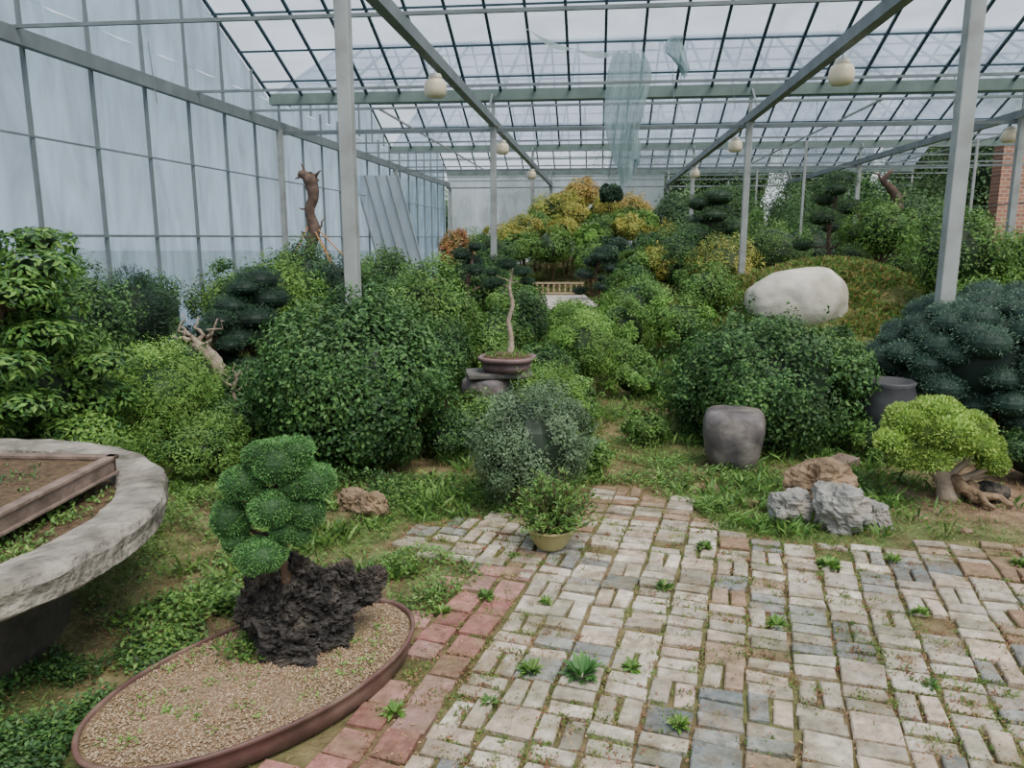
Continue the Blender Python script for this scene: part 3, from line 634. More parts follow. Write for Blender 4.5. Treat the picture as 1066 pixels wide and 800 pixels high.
for b in [(-hx, hx, hy-t, hy, 0, .08), (-hx, hx, -hy, -hy+t, 0, .08), (hx-t, hx, -hy, hy, 0.0, .08), (-hx, -hx+t, -hy, hy, 0, .08), (-hx+t, hx-t, -hy+t, hy-t, 0, .02),
          (hx-t-.004, hx+.01, -hy-.01, hy+.01, .068, .086), (-hx-.01, hx+.01, hy-t-.004, hy+.01, .068, .086), (hx-.005, hx+.012, -hy, hy, .0, .014), (-hx, hx, -hy-.01, -hy+t+.004, .068, .086)]:
    V, F = box(*b); mb.mesh(V, F)
o = mb.obj('frame', M_wood, e); bv = o.modifiers.new('b', 'BEVEL'); bv.width = .004; bv.segments = 2
mb = MB(); V, F = box(-hx+t, hx-t, -hy+t, hy-t, .02, .062); mb.mesh(V, F); mb.obj('soil', M_soil, e)
mb = MB()
for i in range(60):
    c2 = np.array([rng.uniform(-.5, .5), rng.uniform(-.42, .42), .066]); m_ = 12; P = c2+rng.normal(0, .03, (m_, 3))*[1, 1, .0]
    leaves(mb, P, norm(sph(m_)*.4+[0, 0, 1]), .022, .35, pick(PAL['deep'], m_), lift=.8)
mb.obj('weeds', M_grass, e)['kind'] = 'stuff'

def pot_obj(mb, r, h, foot=.6, lip=.012):
    V, F = lathe([(r*foot, 0), (r*foot*1.02, .008), (r*.86, h*.4), (r*.97, h*.85), (r, h*.9), (r+lip, h*.93), (r+lip, h), (r-.012, h), (r-.02, h*.85)], 48); mb.mesh(V, F[:-1])
e = thing('potted_plant', 'bushy green azalea in small olive glazed pot', 'potted plant', (.20, 3.78, .018))
mb = MB(); pot_obj(mb, .12, .11, .62); mb.obj('pot', M_potg, e, smooth=True)
mb = MB(); V, F = lathe([(.0001, .092), (.105, .092)], 32); mb.mesh(V, F); mb.obj('soil', M_soil, e)
mb = MB(); tb = MB()
for i in range(70):
    a = rng.random()*6.28; el = rng.uniform(.1, 1.4); L = rng.uniform(.14, .27)
    tip = np.array([math.cos(a)*math.cos(el)*L*1.0, math.sin(a)*math.cos(el)*L*1.0, .13+math.sin(el)*L*1.15])
    pts = bend((rng.normal(0, .01), rng.normal(0, .01), .09), tip, 6, .06); V, F = tube(pts, np.linspace(.005, .002, 6), 5); tb.mesh(V, F)
    m_ = 48; tt = rng.random(m_)**.6; P = pts[0]+(tip-pts[0])*tt[:, None]+rng.normal(0, .017, (m_, 3))
    P[:, 2] = np.maximum(P[:, 2], .1)
    leaves(mb, P, norm((tip-np.array([0, 0, .1]))[None]+sph(m_)*.15+[0, 0, .1]), .027, .42, pick(PAL['mid'], m_), lift=.8)
mb.obj('foliage', M_leaf, e); tb.obj('stems', M_bark, e)

# --- stool
e = thing('barrel_stool', 'dark grey squared stoneware barrel stool', 'stool', (1.56, 5.25, 0))
mb = MB(); V, F = lathe([(.145, 0), (.16, .015), (.19, .12), (.212, .26), (.212, .34), (.198, .385), (.175, .41), (.12, .418), (.0001, .42)], 48)
def sq(p, k=.18):
    x, y, z = p; r = math.hypot(x, y)
    if r < 1e-6: return p
    a = math.atan2(y, x); f = 1+k*(abs(math.sin(2*a+.6)))**2*.6
    return (x*f, y*f, z)
mb.mesh([sq(p) for p in V], F); mb.obj('body', M_stool, e, smooth=True)

# --- pedestal bonsai in centre
e = thing('stone_pedestal', 'tapered dark grey jar-like stone pedestal', 'pedestal', (-.22, 6.45, 0))
mb = MB(); V, F = lathe([(.12, -.02), (.13, .02), (.165, .15), (.20, .34), (.19, .41), (.16, .44), (.0001, .44)], 32); mb.mesh([sq(p) for p in V], F); mb.obj('body', M_stool, e, smooth=True)
e = thing('stone_slab', 'flat dark grey stone slab on the pedestal', 'slab', (-.10, 6.45, .44))
mb = MB(); V, F = box(-.29, .27, -.17, .17, 0, .045); mb.mesh(V, F); o = mb.obj('body', M_slabd, e); o.rotation_euler = (0, 0, .12); bv = o.modifiers.new('b', 'BEVEL'); bv.width = .012; bv.segments = 2
e = thing('potted_bonsai', 'slender bare-trunked pine bonsai in shallow mauve tray', 'bonsai', (-.04, 6.45, .485))
mb = MB(); V, F = lathe([(.17, 0), (.185, .01), (.20, .03), (.205, .055), (.19, .07), (.195, .08), (.235, .095), (.24, .125), (.228, .132), (.2, .115)], 48); mb.mesh([sq(p, .14) for p in V], F[:-1]); mb.obj('pot', M_purple, e, smooth=True)
mb = MB(); V, F = lathe([(.0001, .165), (.1, .15), (.21, .12)], 32); mb.mesh(V, F); mb.obj('soil', M_soil, e)
pad_tree('', '', 0, 0, 0, [(.02, 0, .13), (.035, 0, .27), (.01, 0, .42), (.045, 0, .56), (.02, .02, .70), (.05, 0, .86)], [.03, .022, .02, .018, .014, .008],
         [(-.09, 0, .74, .075, .035), (.12, .02, .83, .085, .04), (.17, 0, .75, .06, .03), (.0, .05, .89, .085, .045), (-.13, .05, .82, .06, .03)], 1000, .018, 'pine', e=e, asp=.2, bark=M_dead)
mb = MB(); m_ = 460; a = rng.random(m_)*6.28; r_ = rng.random(m_)**.5*.19; P = np.stack([r_*np.cos(a), r_*np.sin(a), .14+0*a], 1); leaves(mb, P, norm(sph(m_)*.4+[0, 0, 1]), .03, .3, pick(PAL['mid'], m_), lift=1.); mb.obj('weeds', M_grass, e)['kind'] = 'stuff'

# --- rocks
for (nm, lb, x, y, z, s, sd, mt, am) in [
    ('rock', 'angular grey limestone rock', 1.83, 4.08, .11, (.155, .14, .145), 21, M_rock, .42),
    ('rock', 'pale grey angular stone', 1.60, 4.2, .08, (.13, .11, .10), 29, M_rock, .40),
    ('rock', 'small pale grey angular stone', 2.04, 4.12, .06, (.09, .1, .09), 23, M_rock, .42),
    ('rock', 'rough brown stone piled behind the grey one', 1.81, 4.33, .17, (.19, .12, .15), 24, M_rockb, .5),
    ('boulder', 'large smooth pale domed boulder on the grassy mound', 4.28, 11.6, float(gh(4.28, 11.6))+.10, (.80, .6, .54), 36, M_rockw, .10),
    ('rock', 'brown weathered stone beside the bonsai tray', -.82, 4.25, .06, (.10, .09, .1), 26, M_rockb, .5),
    ('rock', 'small dark stone on the soil', 2.95, 4.55, .05, (.12, .09, .06), 27, M_lava, .3),
    ('rock', 'brown stone at the foot of the shrub', -.95, 4.4, .05, (.1, .08, .07), 28, M_rockb, .5)]:
    mb = MB(); bo = nm == 'boulder'; rockmesh(mb, (0, 0, 0), s, sd, am, 1.0 if bo else 1.3, 48 if not bo else 64, 30 if not bo else 40, ridged=(am > .35), shear=.16 if bo else 0); o = mb.obj(nm, mt, None, (x, y, z), smooth=(am < .35)); tag(o, lb, 'rock')
for i, (x, y, s) in enumerate([(1.45, 4.45, .05), (2.35, 4.2, .04), (2.5, 4.0, .035), (.95, 4.95, .04), (2.2, 4.9, .05)]):
    mb = MB(); rockmesh(mb, (0, 0, 0), (s, s*.8, s*.6), 40+i, .3, 1.3, 16, 10); tag(mb.obj('stone', M_rockb, None, (x, y, s*.3)), 'small brown loose stone on the soil', 'stone', 'loose stones on the soil')

e = thing('bonsai', 'lime green rounded bonsai with twisted trunk in bare soil', 'bonsai', (2.60, 4.58, 0))
pads = [(0, 0, .53, .16, .11), (-.18, 0, .48, .13, .1), (.2, 0, .45, .14, .1), (-.29, -.05, .38, .1, .07), (.30, 0, .34, .12, .08), (0, -.16, .45, .14, .1), (.1, .14, .48, .13, .09), (-.12, .14, .48, .12, .09), (-.1, -.15, .29, .11, .08), (-.22, -.12, .28, .09, .07), (.15, -.14, .39, .12, .08), (.32, -.08, .26, .09, .06), (-.1, -.1, .45, .12, .09), (.05, -.1, .36, .12, .08), (.36, -.02, .2, .08, .05)]
pad_tree('', '', 0, 0, 0, [(.12, -.02, -.02), (.08, 0, .12), (.0, .02, .25), (.05, 0, .38), (0, 0, .5)], [.07, .055, .045, .03, .015], pads, 1900, .021, 'lime', e=e, asp=.45, needle=True, bark=M_dead, zmin=-.5)
tb = MB()
for (a, b) in [((.12, 0, .14), (.40, -.2, .02)), ((.12, 0, .12), (.34, -.1, .03)), ((.1, 0, .1), (.46, -.08, .02)), ((.12, 0, .12), (.26, -.24, .02)), ((.1, 0, .1), (.1, .1, .0))]:
    V, F = tube(bend(a, b, 9, .06), np.linspace(.045, .014, 9), 7, .2); tb.mesh(V, F)
tb.obj('roots', M_rockb, e, smooth=True)
mb = MB(); V, F = box(-.16, .16, -.08, .08, 0, .05); mb.mesh(V, F); o = mb.obj('wooden_plank', M_wood, None, (2.25, 5.15, 0.02)); o.rotation_euler = (0, math.radians(-8), math.radians(30)); tag(o, 'short weathered wooden plank lying on soil', 'plank')
e = thing('plant_pot', 'round dark grey ceramic pot under the pine', 'pot', (2.86, 5.72, 0))
mb = MB(); V, F = lathe([(.13, 0), (.16, .1), (.20, .28), (.20, .42), (.175, .50), (.19, .53), (.17, .54), (.15, .48)], 40); mb.mesh(V, F); mb.obj('body', M_potd, e, smooth=True)
e = thing('plant_pot', 'small dark clay pot on its side by the mound', 'pot', (1.83, 8.5, float(gh(1.83, 8.5))+.07))
mb = MB(); pot_obj(mb, .08, .13, .7); o = mb.obj('body', M_potd, e, smooth=True); o.rotation_euler = (math.radians(60), 0, .6)

def deadwood(name, label, x, y, z0, main, rad, branches, mat, cat='driftwood'):
    e = thing(name, label, cat, (x, y, z0)); tb = MB()
    mp, mr_ = resample(main, rad, 28)
    V, F = tube(mp, mr_, 10, .16); tb.mesh(V, F)
    for (a, b, r) in branches:
        V, F = tube(bend(a, b, 7, .1), np.linspace(r, r*.15, 7), 6, .15); tb.mesh(V, F)
    tb.obj('trunk', mat, e, smooth=True); return e
zt = float(gh(-3.15, 12))
e = deadwood('dead_tree_trunk', 'tall twisted brown dead trunk with knotted top', -3.08, 12, zt, [(0, 0, -.05), (.02, 0, .8), (-.04, 0, 1.3), (.06, 0, 1.65), (.0, 0, 1.95), (.07, 0, 2.2), (.02, 0, 2.42), (-.14, 0, 2.52)], [.11, .09, .08, .09, .075, .09, .10, .04],
         [((.05, 0, 2.35), (.2, 0, 2.55), .05), ((0, 0, 2.45), (-.1, 0, 2.65), .05), ((.05, 0, 1.6), (.22, 0, 1.85), .045), ((0, 0, 1.9), (-.16, 0, 2.0), .04), ((0, 0, 1.4), (-.15, .0, 1.65), .045), ((.02, 0, 2.5), (.16, 0, 2.4), .05), ((-.05, 0, 2.5), (-.2, 0, 2.42), .04)], M_barkred)
tb = MB()
for q in [(.5, -.4, .9), (.75, 0, 1.0), (-.4, -.3, .9), (.35, .4, .9), (.9, -.2, .9)]:
    V, F = tube([(0, 0, 1.8), q], [.01, .01], 5); tb.mesh(V, F)
tb.obj('rope', M_rope, e)
deadwood('deadwood_bonsai', 'bleached deadwood with forked antler branches', -2.62, 6.35, 0, [(.3, 0, -.03), (.2, 0, .4), (.12, 0, .60), (-.02, 0, .74)], [.07, .06, .055, .045],
         [((-.0, 0, .72), (-.14, 0, .88), .03), ((-.0, 0, .72), (.02, 0, .96), .026), ((.05, 0, .68), (.18, 0, .94), .026), ((.08, 0, .78), (.24, 0, .92), .016), ((-.06, 0, .76), (-.22, 0, .8), .022), ((-.1, 0, .8), (-.12, 0, .98), .016), ((.04, 0, .7), (.16, -.1, .78), .02)], M_dead)
deadwood('deadwood_bonsai', 'small bleached deadwood with spiky branches', -2.08, 5.68, 0, [(0, 0, -.03), (.03, 0, .25), (-.02, 0, .46), (.02, 0, .56)], [.022, .02, .016, .012],
         [((0, 0, .46), (-.12, 0, .62), .011), ((0, 0, .5), (.1, 0, .66), .011), ((0, 0, .54), (.0, 0, .68), .010), ((0, 0, .46), (.14, 0, .56), .010), ((0, 0, .5), (-.15, 0, .54), .009)], M_dead)
deadwood('dead_tree_trunk', 'curved reddish bare pine trunk', 7.35, 15.9, float(gh(7.35, 15.9)), [(0, 0, -.05), (-.2, 0, .8), (0, 0, 1.5), (.35, 0, 1.9), (.45, 0, 2.2), (.25, 0, 2.5), (.1, 0, 2.65), (.25, 0, 2.85)], [.12, .11, .1, .09, .085, .08, .06, .03],
         [((.1, 0, 2.65), (-.15, 0, 2.8), .04), ((.4, 0, 2.2), (.6, 0, 2.4), .04)], M_barkred)

mb = MB(); V, F = box(.45, 1.75, 14.3, 18.7, -.1, .24); mb.mesh(V, F); o = mb.obj('concrete_pad', M_slab, None, (0, 0, 0)); tag(o, 'pale concrete pad among the shrubs', 'pad')
e = thing('low_fence', 'low tan balustrade on the concrete pad', 'fence', (1.0, 18.5, .24))
mb = MB()
for b in [(-.72, .72, -.03, .03, .27, .31), (-.72, .72, -.03, .03, .03, .07)]:
    V, F = box(*b); mb.mesh(V, F)
mb.obj('rail', M_fence, e)
pm_ = MB(); V, F = lathe([(.018, .0), (.018, .07), (.03, .12), (.016, .17), (.03, .22), (.018, .27)], 10); pm_.mesh(V, F); pd = pm_.data('picket', M_fence)
for i in range(11):
    o = bpy.data.objects.new('picket', pd); COL.objects.link(o); o.parent = e; o.location = (-.68+i*.136, 0, 0)

mb = MB(); V, F = box(15.7, 24, 25.5, 26.0, -.1, 4.7); mb.mesh(V, F); o = mb.obj('brick_building', M_brick); tag(o, 'brown-red brick building outside the greenhouse', 'building')

# ------------------------------------------------------------------ greenhouse
ca, sa = .9937, .1123
def W(a, b, z): return (b*ca+a*sa, a*ca-b*sa, z)
AX = -math.atan2(sa, ca)
def bar(p, q, w, h=None):
    h = h or w; p = np.array(p, float); q = np.array(q, float); d = norm(q-p); up = np.array([0, 0, 1.])
    if abs(d[2]) > .95: up = np.array([sa, ca, 0])
    s = norm(np.cross(d, up)); u = np.cross(s, d); V = []
    for t in (np.zeros(3), q-p):
        for (i, j) in ((-1, -1), (1, -1), (1, 1), (-1, 1)): V.append(t+s*w/2*i+u*h/2*j)
    return V, [(3, 2, 1, 0), (4, 5, 6, 7), (0, 1, 5, 4), (1, 2, 6, 5), (2, 3, 7, 6), (3, 0, 4, 7)]
def reps(name, label, cat, group, pts, dvec, w, mat, h=None):
    mb = MB(); p = np.array(pts[0]); V, F = bar(p, p+np.array(dvec), w, h); mb.mesh(V, F); me = mb.data(name, mat)
    for p in pts:
        o = bpy.data.objects.new(name, me); COL.objects.link(o); o.location = p; tag(o, label, cat, group); o['kind'] = 'structure'
def bar_obj(name, label, cat, group, p, q, w, mat, h=None):
    reps(name, label, cat, group, [p], np.array(q)-np.array(p), w, mat, h)
BL, BA, BB, BC, BR = -6.6, -2.12, 2.74, 7.55, 12.4
ZB, ZG, ZR = 3.8, 4.3, 6.3
As = [6.5, 15.5, 24.5, 33.5]
for b in (BA, BB, BC):
    for a in As:
        x, y, _ = W(a, b, 0); z0 = float(gh(x, y))-.05
        if b == BC and a == 6.5: continue
        e = thing('greenhouse_post', 'square galvanised steel greenhouse post', 'post', (x, y, z0), 'greenhouse posts'); e.rotation_euler[2] = AX
        w = .058
        mb = MB(); V, F = box(-w, w, -w, w, 0, ZB-z0-.06); mb.mesh(V, F); o = mb.obj('shaft', M_steel, e); bv = o.modifiers.new('b', 'BEVEL'); bv.width = .008; bv.segments = 2
        mb = MB(); V, F = box(-.09, .09, -.09, .09, ZB-z0-.075, ZB-z0-.06); mb.mesh(V, F)
        V, F = box(-.03, .03, -.03, .03, ZB-z0+.06, ZG-z0-.06); mb.mesh(V, F); mb.obj('bracket', M_steel, e)
for b in (BA, BB, BC):
    bar_obj('roof_beam', 'long galvanised steel box beam on posts', 'beam', 'long roof beams', W(-2.5, b, ZB), W(33.5, b, ZB), .12, M_steelB, .14)
for b in (-4.4, .3, 5.1, 9.9):
    bar_obj('roof_tube', 'long slim pale steel tube under the roof', 'tube', 'long slim roof tubes', W(15.5, b, 4.1), W(33.5, b, 4.1), .035, M_steel)
bar_obj('wall_beam', 'long galvanised steel beam along the plastic wall', 'beam', None, W(-2.5, BL+.1, ZB), W(33.5, BL+.1, ZB), .1, M_steelB, .18)
bar_obj('wall_rail', 'thin steel rail along the plastic wall', 'rail', 'wall rails', W(-2.5, BL+.05, 2.75), W(33.5, BL+.05, 2.75), .022, M_steelB)
bar_obj('wall_rail', 'thin steel rail along the plastic wall', 'rail', 'wall rails', W(-2.5, BL+.05, 1.62), W(33.5, BL+.05, 1.62), .035, M_steelB)
for i, a in enumerate(As):
    bar_obj('roof_gutter', 'green-grey metal gutter across the roof', 'gutter', 'roof gutters', W(a, BL, ZG), W(a, BR, ZG), .18, M_gutter, .2)
    if i < 3: bar_obj('roof_ridge', 'dark teal ridge tube of the roof', 'ridge', 'roof ridges', W(a+4.5, BL, ZR), W(a+4.5, BR, ZR), .06, M_rafter)
    if i > 0:
        for b in (BA, BB, BC):
            bar_obj('knee_brace', 'short diagonal steel brace beside a post', 'brace', 'diagonal post braces', W(a-.8, b, ZB), W(a-.1, b, ZG), .03, M_steelB)
reps('wall_mullion', 'slim grey steel mullion of the plastic wall', 'mullion', 'wall mullions', [W(-1.+1.2*i, BL+.03, -.02) for i in range(29)], (0, 0, 4.45), .042, M_steelB)
reps('wall_post', 'galvanised steel post against the plastic wall', 'post', 'wall posts', [W(a, BL+.14, -.02) for a in As], (0, 0, 3.75), .1, M_steel)
for i in range(3):
    for k in range(7):
        a = As[i]+4.5+(k-3)*1.2; zz = ZR-abs(k-3)*1.2*.444
        bar_obj('gable_mullion', 'slim steel mullion in the plastic gable', 'mullion', 'gable mullions', W(a, BL+.03, ZG), W(a, BL+.03, zz), .035, M_steelB)
for i in range(3):
    a0 = As[i]
    sp_ = .66; nb = int((BR-BL)/sp_)
    d1 = np.array(W(4.5, 0, ZR-ZG)); d2 = np.array(W(-4.5, 0, ZR-ZG)); w_ = .046
    reps('roof_rafter', 'slim dark teal roof rafter tube', 'rafter', 'roof rafters', [W(a0, BL+.02+sp_*k, ZG+.03) for k in range(nb+1)], d1, w_, M_rafter)
    reps('roof_rafter', 'slim dark teal roof rafter tube', 'rafter', 'roof rafters', [W(a0+9, BL+.02+sp_*k, ZG+.03) for k in range(nb+1)], d2, w_, M_rafter)
    dv = np.array(W(0, BR-BL, 0))
    for t in ((.12, .3, .5, .72) if i == 0 else (.25, .5, .75)):
        for s in (0, 1):
            aa = a0+4.5*t if s == 0 else a0+9-4.5*t
            reps('roof_purlin', 'thin dark teal roof purlin tube', 'purlin', 'roof purlins', [W(aa, BL, ZG+(ZR-ZG)*t)], dv, .03, M_rafter)
aa = [8.4, 12.3, 14.2]+[17+2.2*k for k in range(8)]
reps('cross_tube', 'thin pale steel tube spanning the greenhouse', 'tube', 'crosswise steel tubes', [W(a, BL, ZB+.09) for a in aa], np.array(W(0, BR-BL, 0)), .038, M_steelB)
reps('cross_tube', 'thin pale steel tube spanning the greenhouse', 'tube', 'crosswise steel tubes', [W(a, BL, ZB-.12) for a in (15.7, 24.7, 33.4)], np.array(W(0, BR-BL, 0)), .06, M_steelB)
for (a, b, L) in [(9.2, -5.4, .7), (12.3, -4.1, .5), (11., .9, .6), (14.2, 3.6, .9), (12.3, 5.0, .7), (16.5, -.9, .6), (18., 1.8, .8), (14.2, 7.2, 1.0), (16.5, 6.1, .8), (19.5, 4.2, .7), (12.3, 1.9, .4)]:
    bar_obj('hanging_wire', 'thin slack wire hanging from the roof tubes', 'wire', 'hanging wires', W(a, b, ZB+.09), W(a, b+.05, ZB+.09-L), .008, M_steelB)
for z in (1.7, 2.6): bar_obj('side_rail', 'thin steel rail at the open side', 'rail', 'open side rails', W(15.5, BR, z), W(33.5, BR, z), .035, M_steelB)
reps('side_post', 'slim steel post at the open side', 'post', 'open side posts', [W(15.5+4.5*k, BR, 0) for k in range(5)], (0, 0, 4.3), .06, M_steel)
reps('slim_post', 'slim steel intermediate post among the shrubs', 'post', 'slim intermediate posts', [W(20, 4.9, 0), W(20., 8.8, 0), W(27.5, 5.2, 0), W(33.5, 5.2, 0), W(33.5, 10, 0)], (0, 0, 3.9), .055, M_steel)
mb = MB()
def add_q(mb, pts): mb.mesh(pts, [tuple(range(len(pts)))])
nW = 240
for i in range(nW):
    a0_, a1_ = -2.5+36*i/nW, -2.5+36*(i+1)/nW
    f_ = lambda q: .04+.035*math.sin(q*5.236+2.6)+.012*math.sin(q*13)
    add_q(mb, [W(a0_, BL-f_(a0_), -.1), W(a1_, BL-f_(a1_), -.1), W(a1_, BL-f_(a1_), ZG), W(a0_, BL-f_(a0_), ZG)])
for a in [-2.5]+As[:3]: add_q(mb, [W(a, BL-.03, ZG), W(a+9, BL-.03, ZG), W(a+4.5, BL-.03, ZR+.05)])
o = mb.obj('wall_left', M_filmW); tag(o, 'translucent bluish plastic film wall', 'wall', kind='structure')
mb = MB(); add_q(mb, [W(33.6, BL, -.1), W(33.6, 2.6, -.1), W(33.6, 2.6, ZG), W(33.6, BL, ZG)]); o = mb.obj('wall_back', M_filmP); tag(o, 'translucent whitish plastic film end wall', 'wall', kind='structure')
mb = MB()
for a in [-2.5]+As[:3]:
    add_q(mb, [W(a, BL, ZG+.08), W(a, BR, ZG+.08), W(a+4.5, BR, ZR+.08), W(a+4.5, BL, ZR+.08)])
    add_q(mb, [W(a+4.5, BL, ZR+.08), W(a+4.5, BR, ZR+.08), W(a+9, BR, ZG+.08), W(a+9, BL, ZG+.08)])
o = mb.obj('ceiling', M_film); tag(o, 'translucent white plastic film roof', 'roof', kind='structure')
e = thing('leaning_panel', 'leaning framed whitish plastic panel against the wall', 'panel', W(21.5, BL+.35, 0))
mb = MB()
for s in range(5):
    x0 = .25+s*.3
    V, F = bar((x0, 0, 0), (x0-.85, 0, 3.3), .035); V = [v+np.array([x0, 0, 0]) for v in V]; mb.mesh(V, F)
mb.obj('frame', M_steelB, e)
mb = MB(); add_q(mb, [(.25, .04, 0), (1.5, .04, 0), (.65, .04, 3.3), (-.6, .04, 3.3)]); mb.obj('sheet', M_filmP, e)

def torn(name, label, loc, w, h, seed, tilt=0.):
    e = thing(name, label, 'plastic sheet', loc); V = []; F = []; nu, nv = 26, 38
    for j in range(nv+1):
        for i in range(nu+1):
            s, t = i/nu-.5, j/nv; ww = w*(.45+.55*math.sin(min(1, t*1.35)*2.5+.25)*(1-.55*t*t))*(1+.1*math.sin(t*9+seed))
            V.append((s*ww+.08*math.sin(t*5+seed)+tilt*t, .08*math.sin(s*26+t*4+seed), -t*h*(1-.25*abs(s*2)**1.3-.05*math.sin(s*19+seed))))
    for j in range(nv):
        for i in range(nu): k_ = j*(nu+1)+i; F.append((k_, k_+1, k_+nu+2, k_+nu+1))
    mb = MB(); mb.mesh(V, F); mb.obj('sheet', M_filmT, e, smooth=True); return e
torn('torn_plastic_sheet', 'torn teal-white plastic sheet hanging from the roof', (1.80, 13., 4.5), .78, 2.1, 1, .08)
torn('torn_plastic_sheet', 'small torn plastic strip hanging from the roof', (2.5, 12.4, 4.6), .3, .6, 3, .05)
torn('torn_plastic_sheet', 'small torn plastic strip hanging from the roof', (2.5, 17, 3.9), .34, .9, 4, .1)
e = thing('sagging_plastic_sheet', 'narrow sagging translucent plastic sheet under the roof', 'plastic sheet', (1.0, 12.9, 4.55)); V = []; F = []
for j in range(7):
    for i in range(31):
        s, t = i/30-.5, j/6; V.append((s*1.6, t*.12, .25*(s*2)**2*.6-.35*s+(.03+.09*abs(math.sin(s*7)))*(t-1)))
for j in range(6):
    for i in range(30): k_ = j*31+i; F.append((k_, k_+1, k_+32, k_+31))
mb = MB(); mb.mesh(V, F); mb.obj('sheet', M_filmT, e, smooth=True)

for (a, b) in [(10.1, BA), (9.8, BB), (16.9, BA), (17.0, BB), (24, BA), (24, BB), (15.9, BC)]:
    x, y, z = W(a, b, ZB-.07)
    e = thing('pendant_lamp', 'white opal globe pendant lamp under the beam', 'lamp', (x, y, z), 'globe lamps under the beams')
    mb = MB(); V, F = tube([(0, 0, 0), (0, 0, -.14)], [.006, .006], 6); mb.mesh(V, F); mb.obj('cord', M_steelB, e)
    mb = MB(); V, F = lathe([(.0001, -.10), (.07, -.10), (.09, -.14), (.085, -.17)], 24); mb.mesh(V, F); mb.obj('cap', M_white, e, smooth=True)
    mb = MB(); V, F = lathe([(.08, -.16), (.12, -.18), (.14, -.23), (.145, -.30), (.135, -.35), (.10, -.385), (.0001, -.39)], 28); mb.mesh(V, F); mb.obj('globe', M_lamp, e, smooth=True)

# ------------------------------------------------------------------ weeds and grass
def grass(name, label, n, xr, yr, L, wd, pal, dens, seed):
    r_ = np.random.default_rng(seed)
    y = yr[0]+(yr[1]-yr[0])*r_.random(n)**1.6; x = r_.uniform(xr[0], xr[1], n)
    kk = (r_.random(n) < dens(x, y)) & ~excl(x, y); x = x[kk]; y = y[kk]; n = len(x)
    m = 7; x = np.repeat(x, m)+r_.normal(0, .025, n*m); y = np.repeat(y, m)+r_.normal(0, .025, n*m)
    kk = ~excl(x, y) & (x > -6.4+.113*y); x = x[kk]; y = y[kk]; z = gh(x, y)-.003
    P = np.stack([x, y, z], 1); n = len(P); Lr = L*(1+.06*np.maximum(y-4, 0))
    T = norm(sph(n)*.75+np.array([0, 0, 1.])); T[:, 2] = np.abs(T[:, 2])
    S = norm(np.cross(T, sph(n))); Ls = (Lr*r_.uniform(.4, 1.3, n))[:, None]; Wd = Ls*wd
    droop = np.stack([T[:, 0], T[:, 1], -np.ones(n)*.35], 1)*Ls*.25
    V = np.stack([P-S*Wd*.3, P+T*Ls*.55-S*Wd*.5, P+T*Ls+droop, P+T*Ls*.55+S*Wd*.5], 1)
    mb = MB(); mb.quads(V, pick(PAL[pal] if isinstance(pal, str) else pal, n, .3)); o = mb.obj(name, M_grass); tag(o, label, 'grass', kind='stuff')
nfun = lambda x, y: np.clip(wav(x, y, 1.6)*1.1+.6, .0, 1)
nf2 = lambda x, y: np.clip(wav(x, y, 4.1, 2.)*1.5+.6, .0, 1)
notp = lambda x, y: ~paved(x, y, -.02)
bare_f = lambda x, y: (1-np.exp(-(((x-3.2)/.95)**2+((y-4.65)/.8)**2))*.97)*(1-.6*np.exp(-(((x+1.45)/.4)**2+((y-3.3)/.4)**2)))
pth = lambda x, y: 1-.5*np.exp(-((x-(.62+.05*y))/.22)**2)
GP = [C(96, 128, 62), C(112, 142, 68), C(82, 114, 56), C(128, 150, 80), C(138, 140, 88)]
grass('grass', 'patchy short green grass over the soil', 42000, (-3.6, 4.6), (1.8, 10), .036, .13, GP, lambda x, y: notp(x, y)*(.2+.8*nfun(x, y)*nf2(x, y))*bare_f(x, y)*pth(x, y)*(1-.4*((x < -1.2) & (y < 3.6))), 1)
grass('grass', 'taller fresh green weeds among the shrubs', 13000, (-3.6, 4.6), (3.4, 10), .10, .14, 'mid', lambda x, y: notp(x, y)*nfun(x+3, y+1)*nf2(x+1, y)*bare_f(x, y)*pth(x, y), 2)
grass('grass', 'dry straw-brown grass scattered over the soil', 9000, (-3, 4.6), (1.9, 9), .045, .07, [C(170, 148, 108), C(150, 122, 92), C(134, 112, 82)], lambda x, y: notp(x, y)*(.7-.3*nfun(x, y)), 3)
grass('grass', 'short grass covering the mounds', 34000, (-5, 10), (9, 22), .05, .15, [C(108, 140, 68), C(124, 146, 76), C(92, 126, 60), C(150, 142, 90)], lambda x, y: .9+0*x, 4)
grass('grass', 'low leafy weeds over the boulder mound', 13000, (2.2, 8.4), (9.5, 14), .085, .25, [C(98, 134, 66), C(116, 146, 72), C(84, 116, 58), C(168, 132, 84)], lambda x, y: nfun(x*1.3, y*1.3)*(((x-4.28)**2+(y-11.6)**2) > .6), 6)
def cover(name, label, n, cx, cy, sx, sy, L, pal, h, seed, asp=.55):
    r_ = np.random.default_rng(seed); x = cx+r_.normal(0, sx, n); y = cy+r_.normal(0, sy, n)
    kk = ~excl(x, y) & ~paved(x, y, .1) & (nf2(x*1.5, y*1.5) > r_.random(n)*.8); x = x[kk]; y = y[kk]
    z = gh(x, y)+r_.random(len(x))**1.3*h*np.exp(-((x-cx)/sx/1.6)**2-((y-cy)/sy/1.6)**2)+.008
    mb = MB(); P = np.stack([x, y, z], 1); leaves(mb, P, norm(sph(len(P))*.5+np.array([0, 0, 1.])), L, asp, pick(PAL[pal], len(P)), lift=.3)
    o = mb.obj(name, M_leaf); tag(o, label, 'ground cover', kind='stuff')
cover('ground_cover', 'dense dark green leafy ground cover near the planter', 22000, -1.6, 2.25, .28, .34, .02, 'deep', .07, 1)
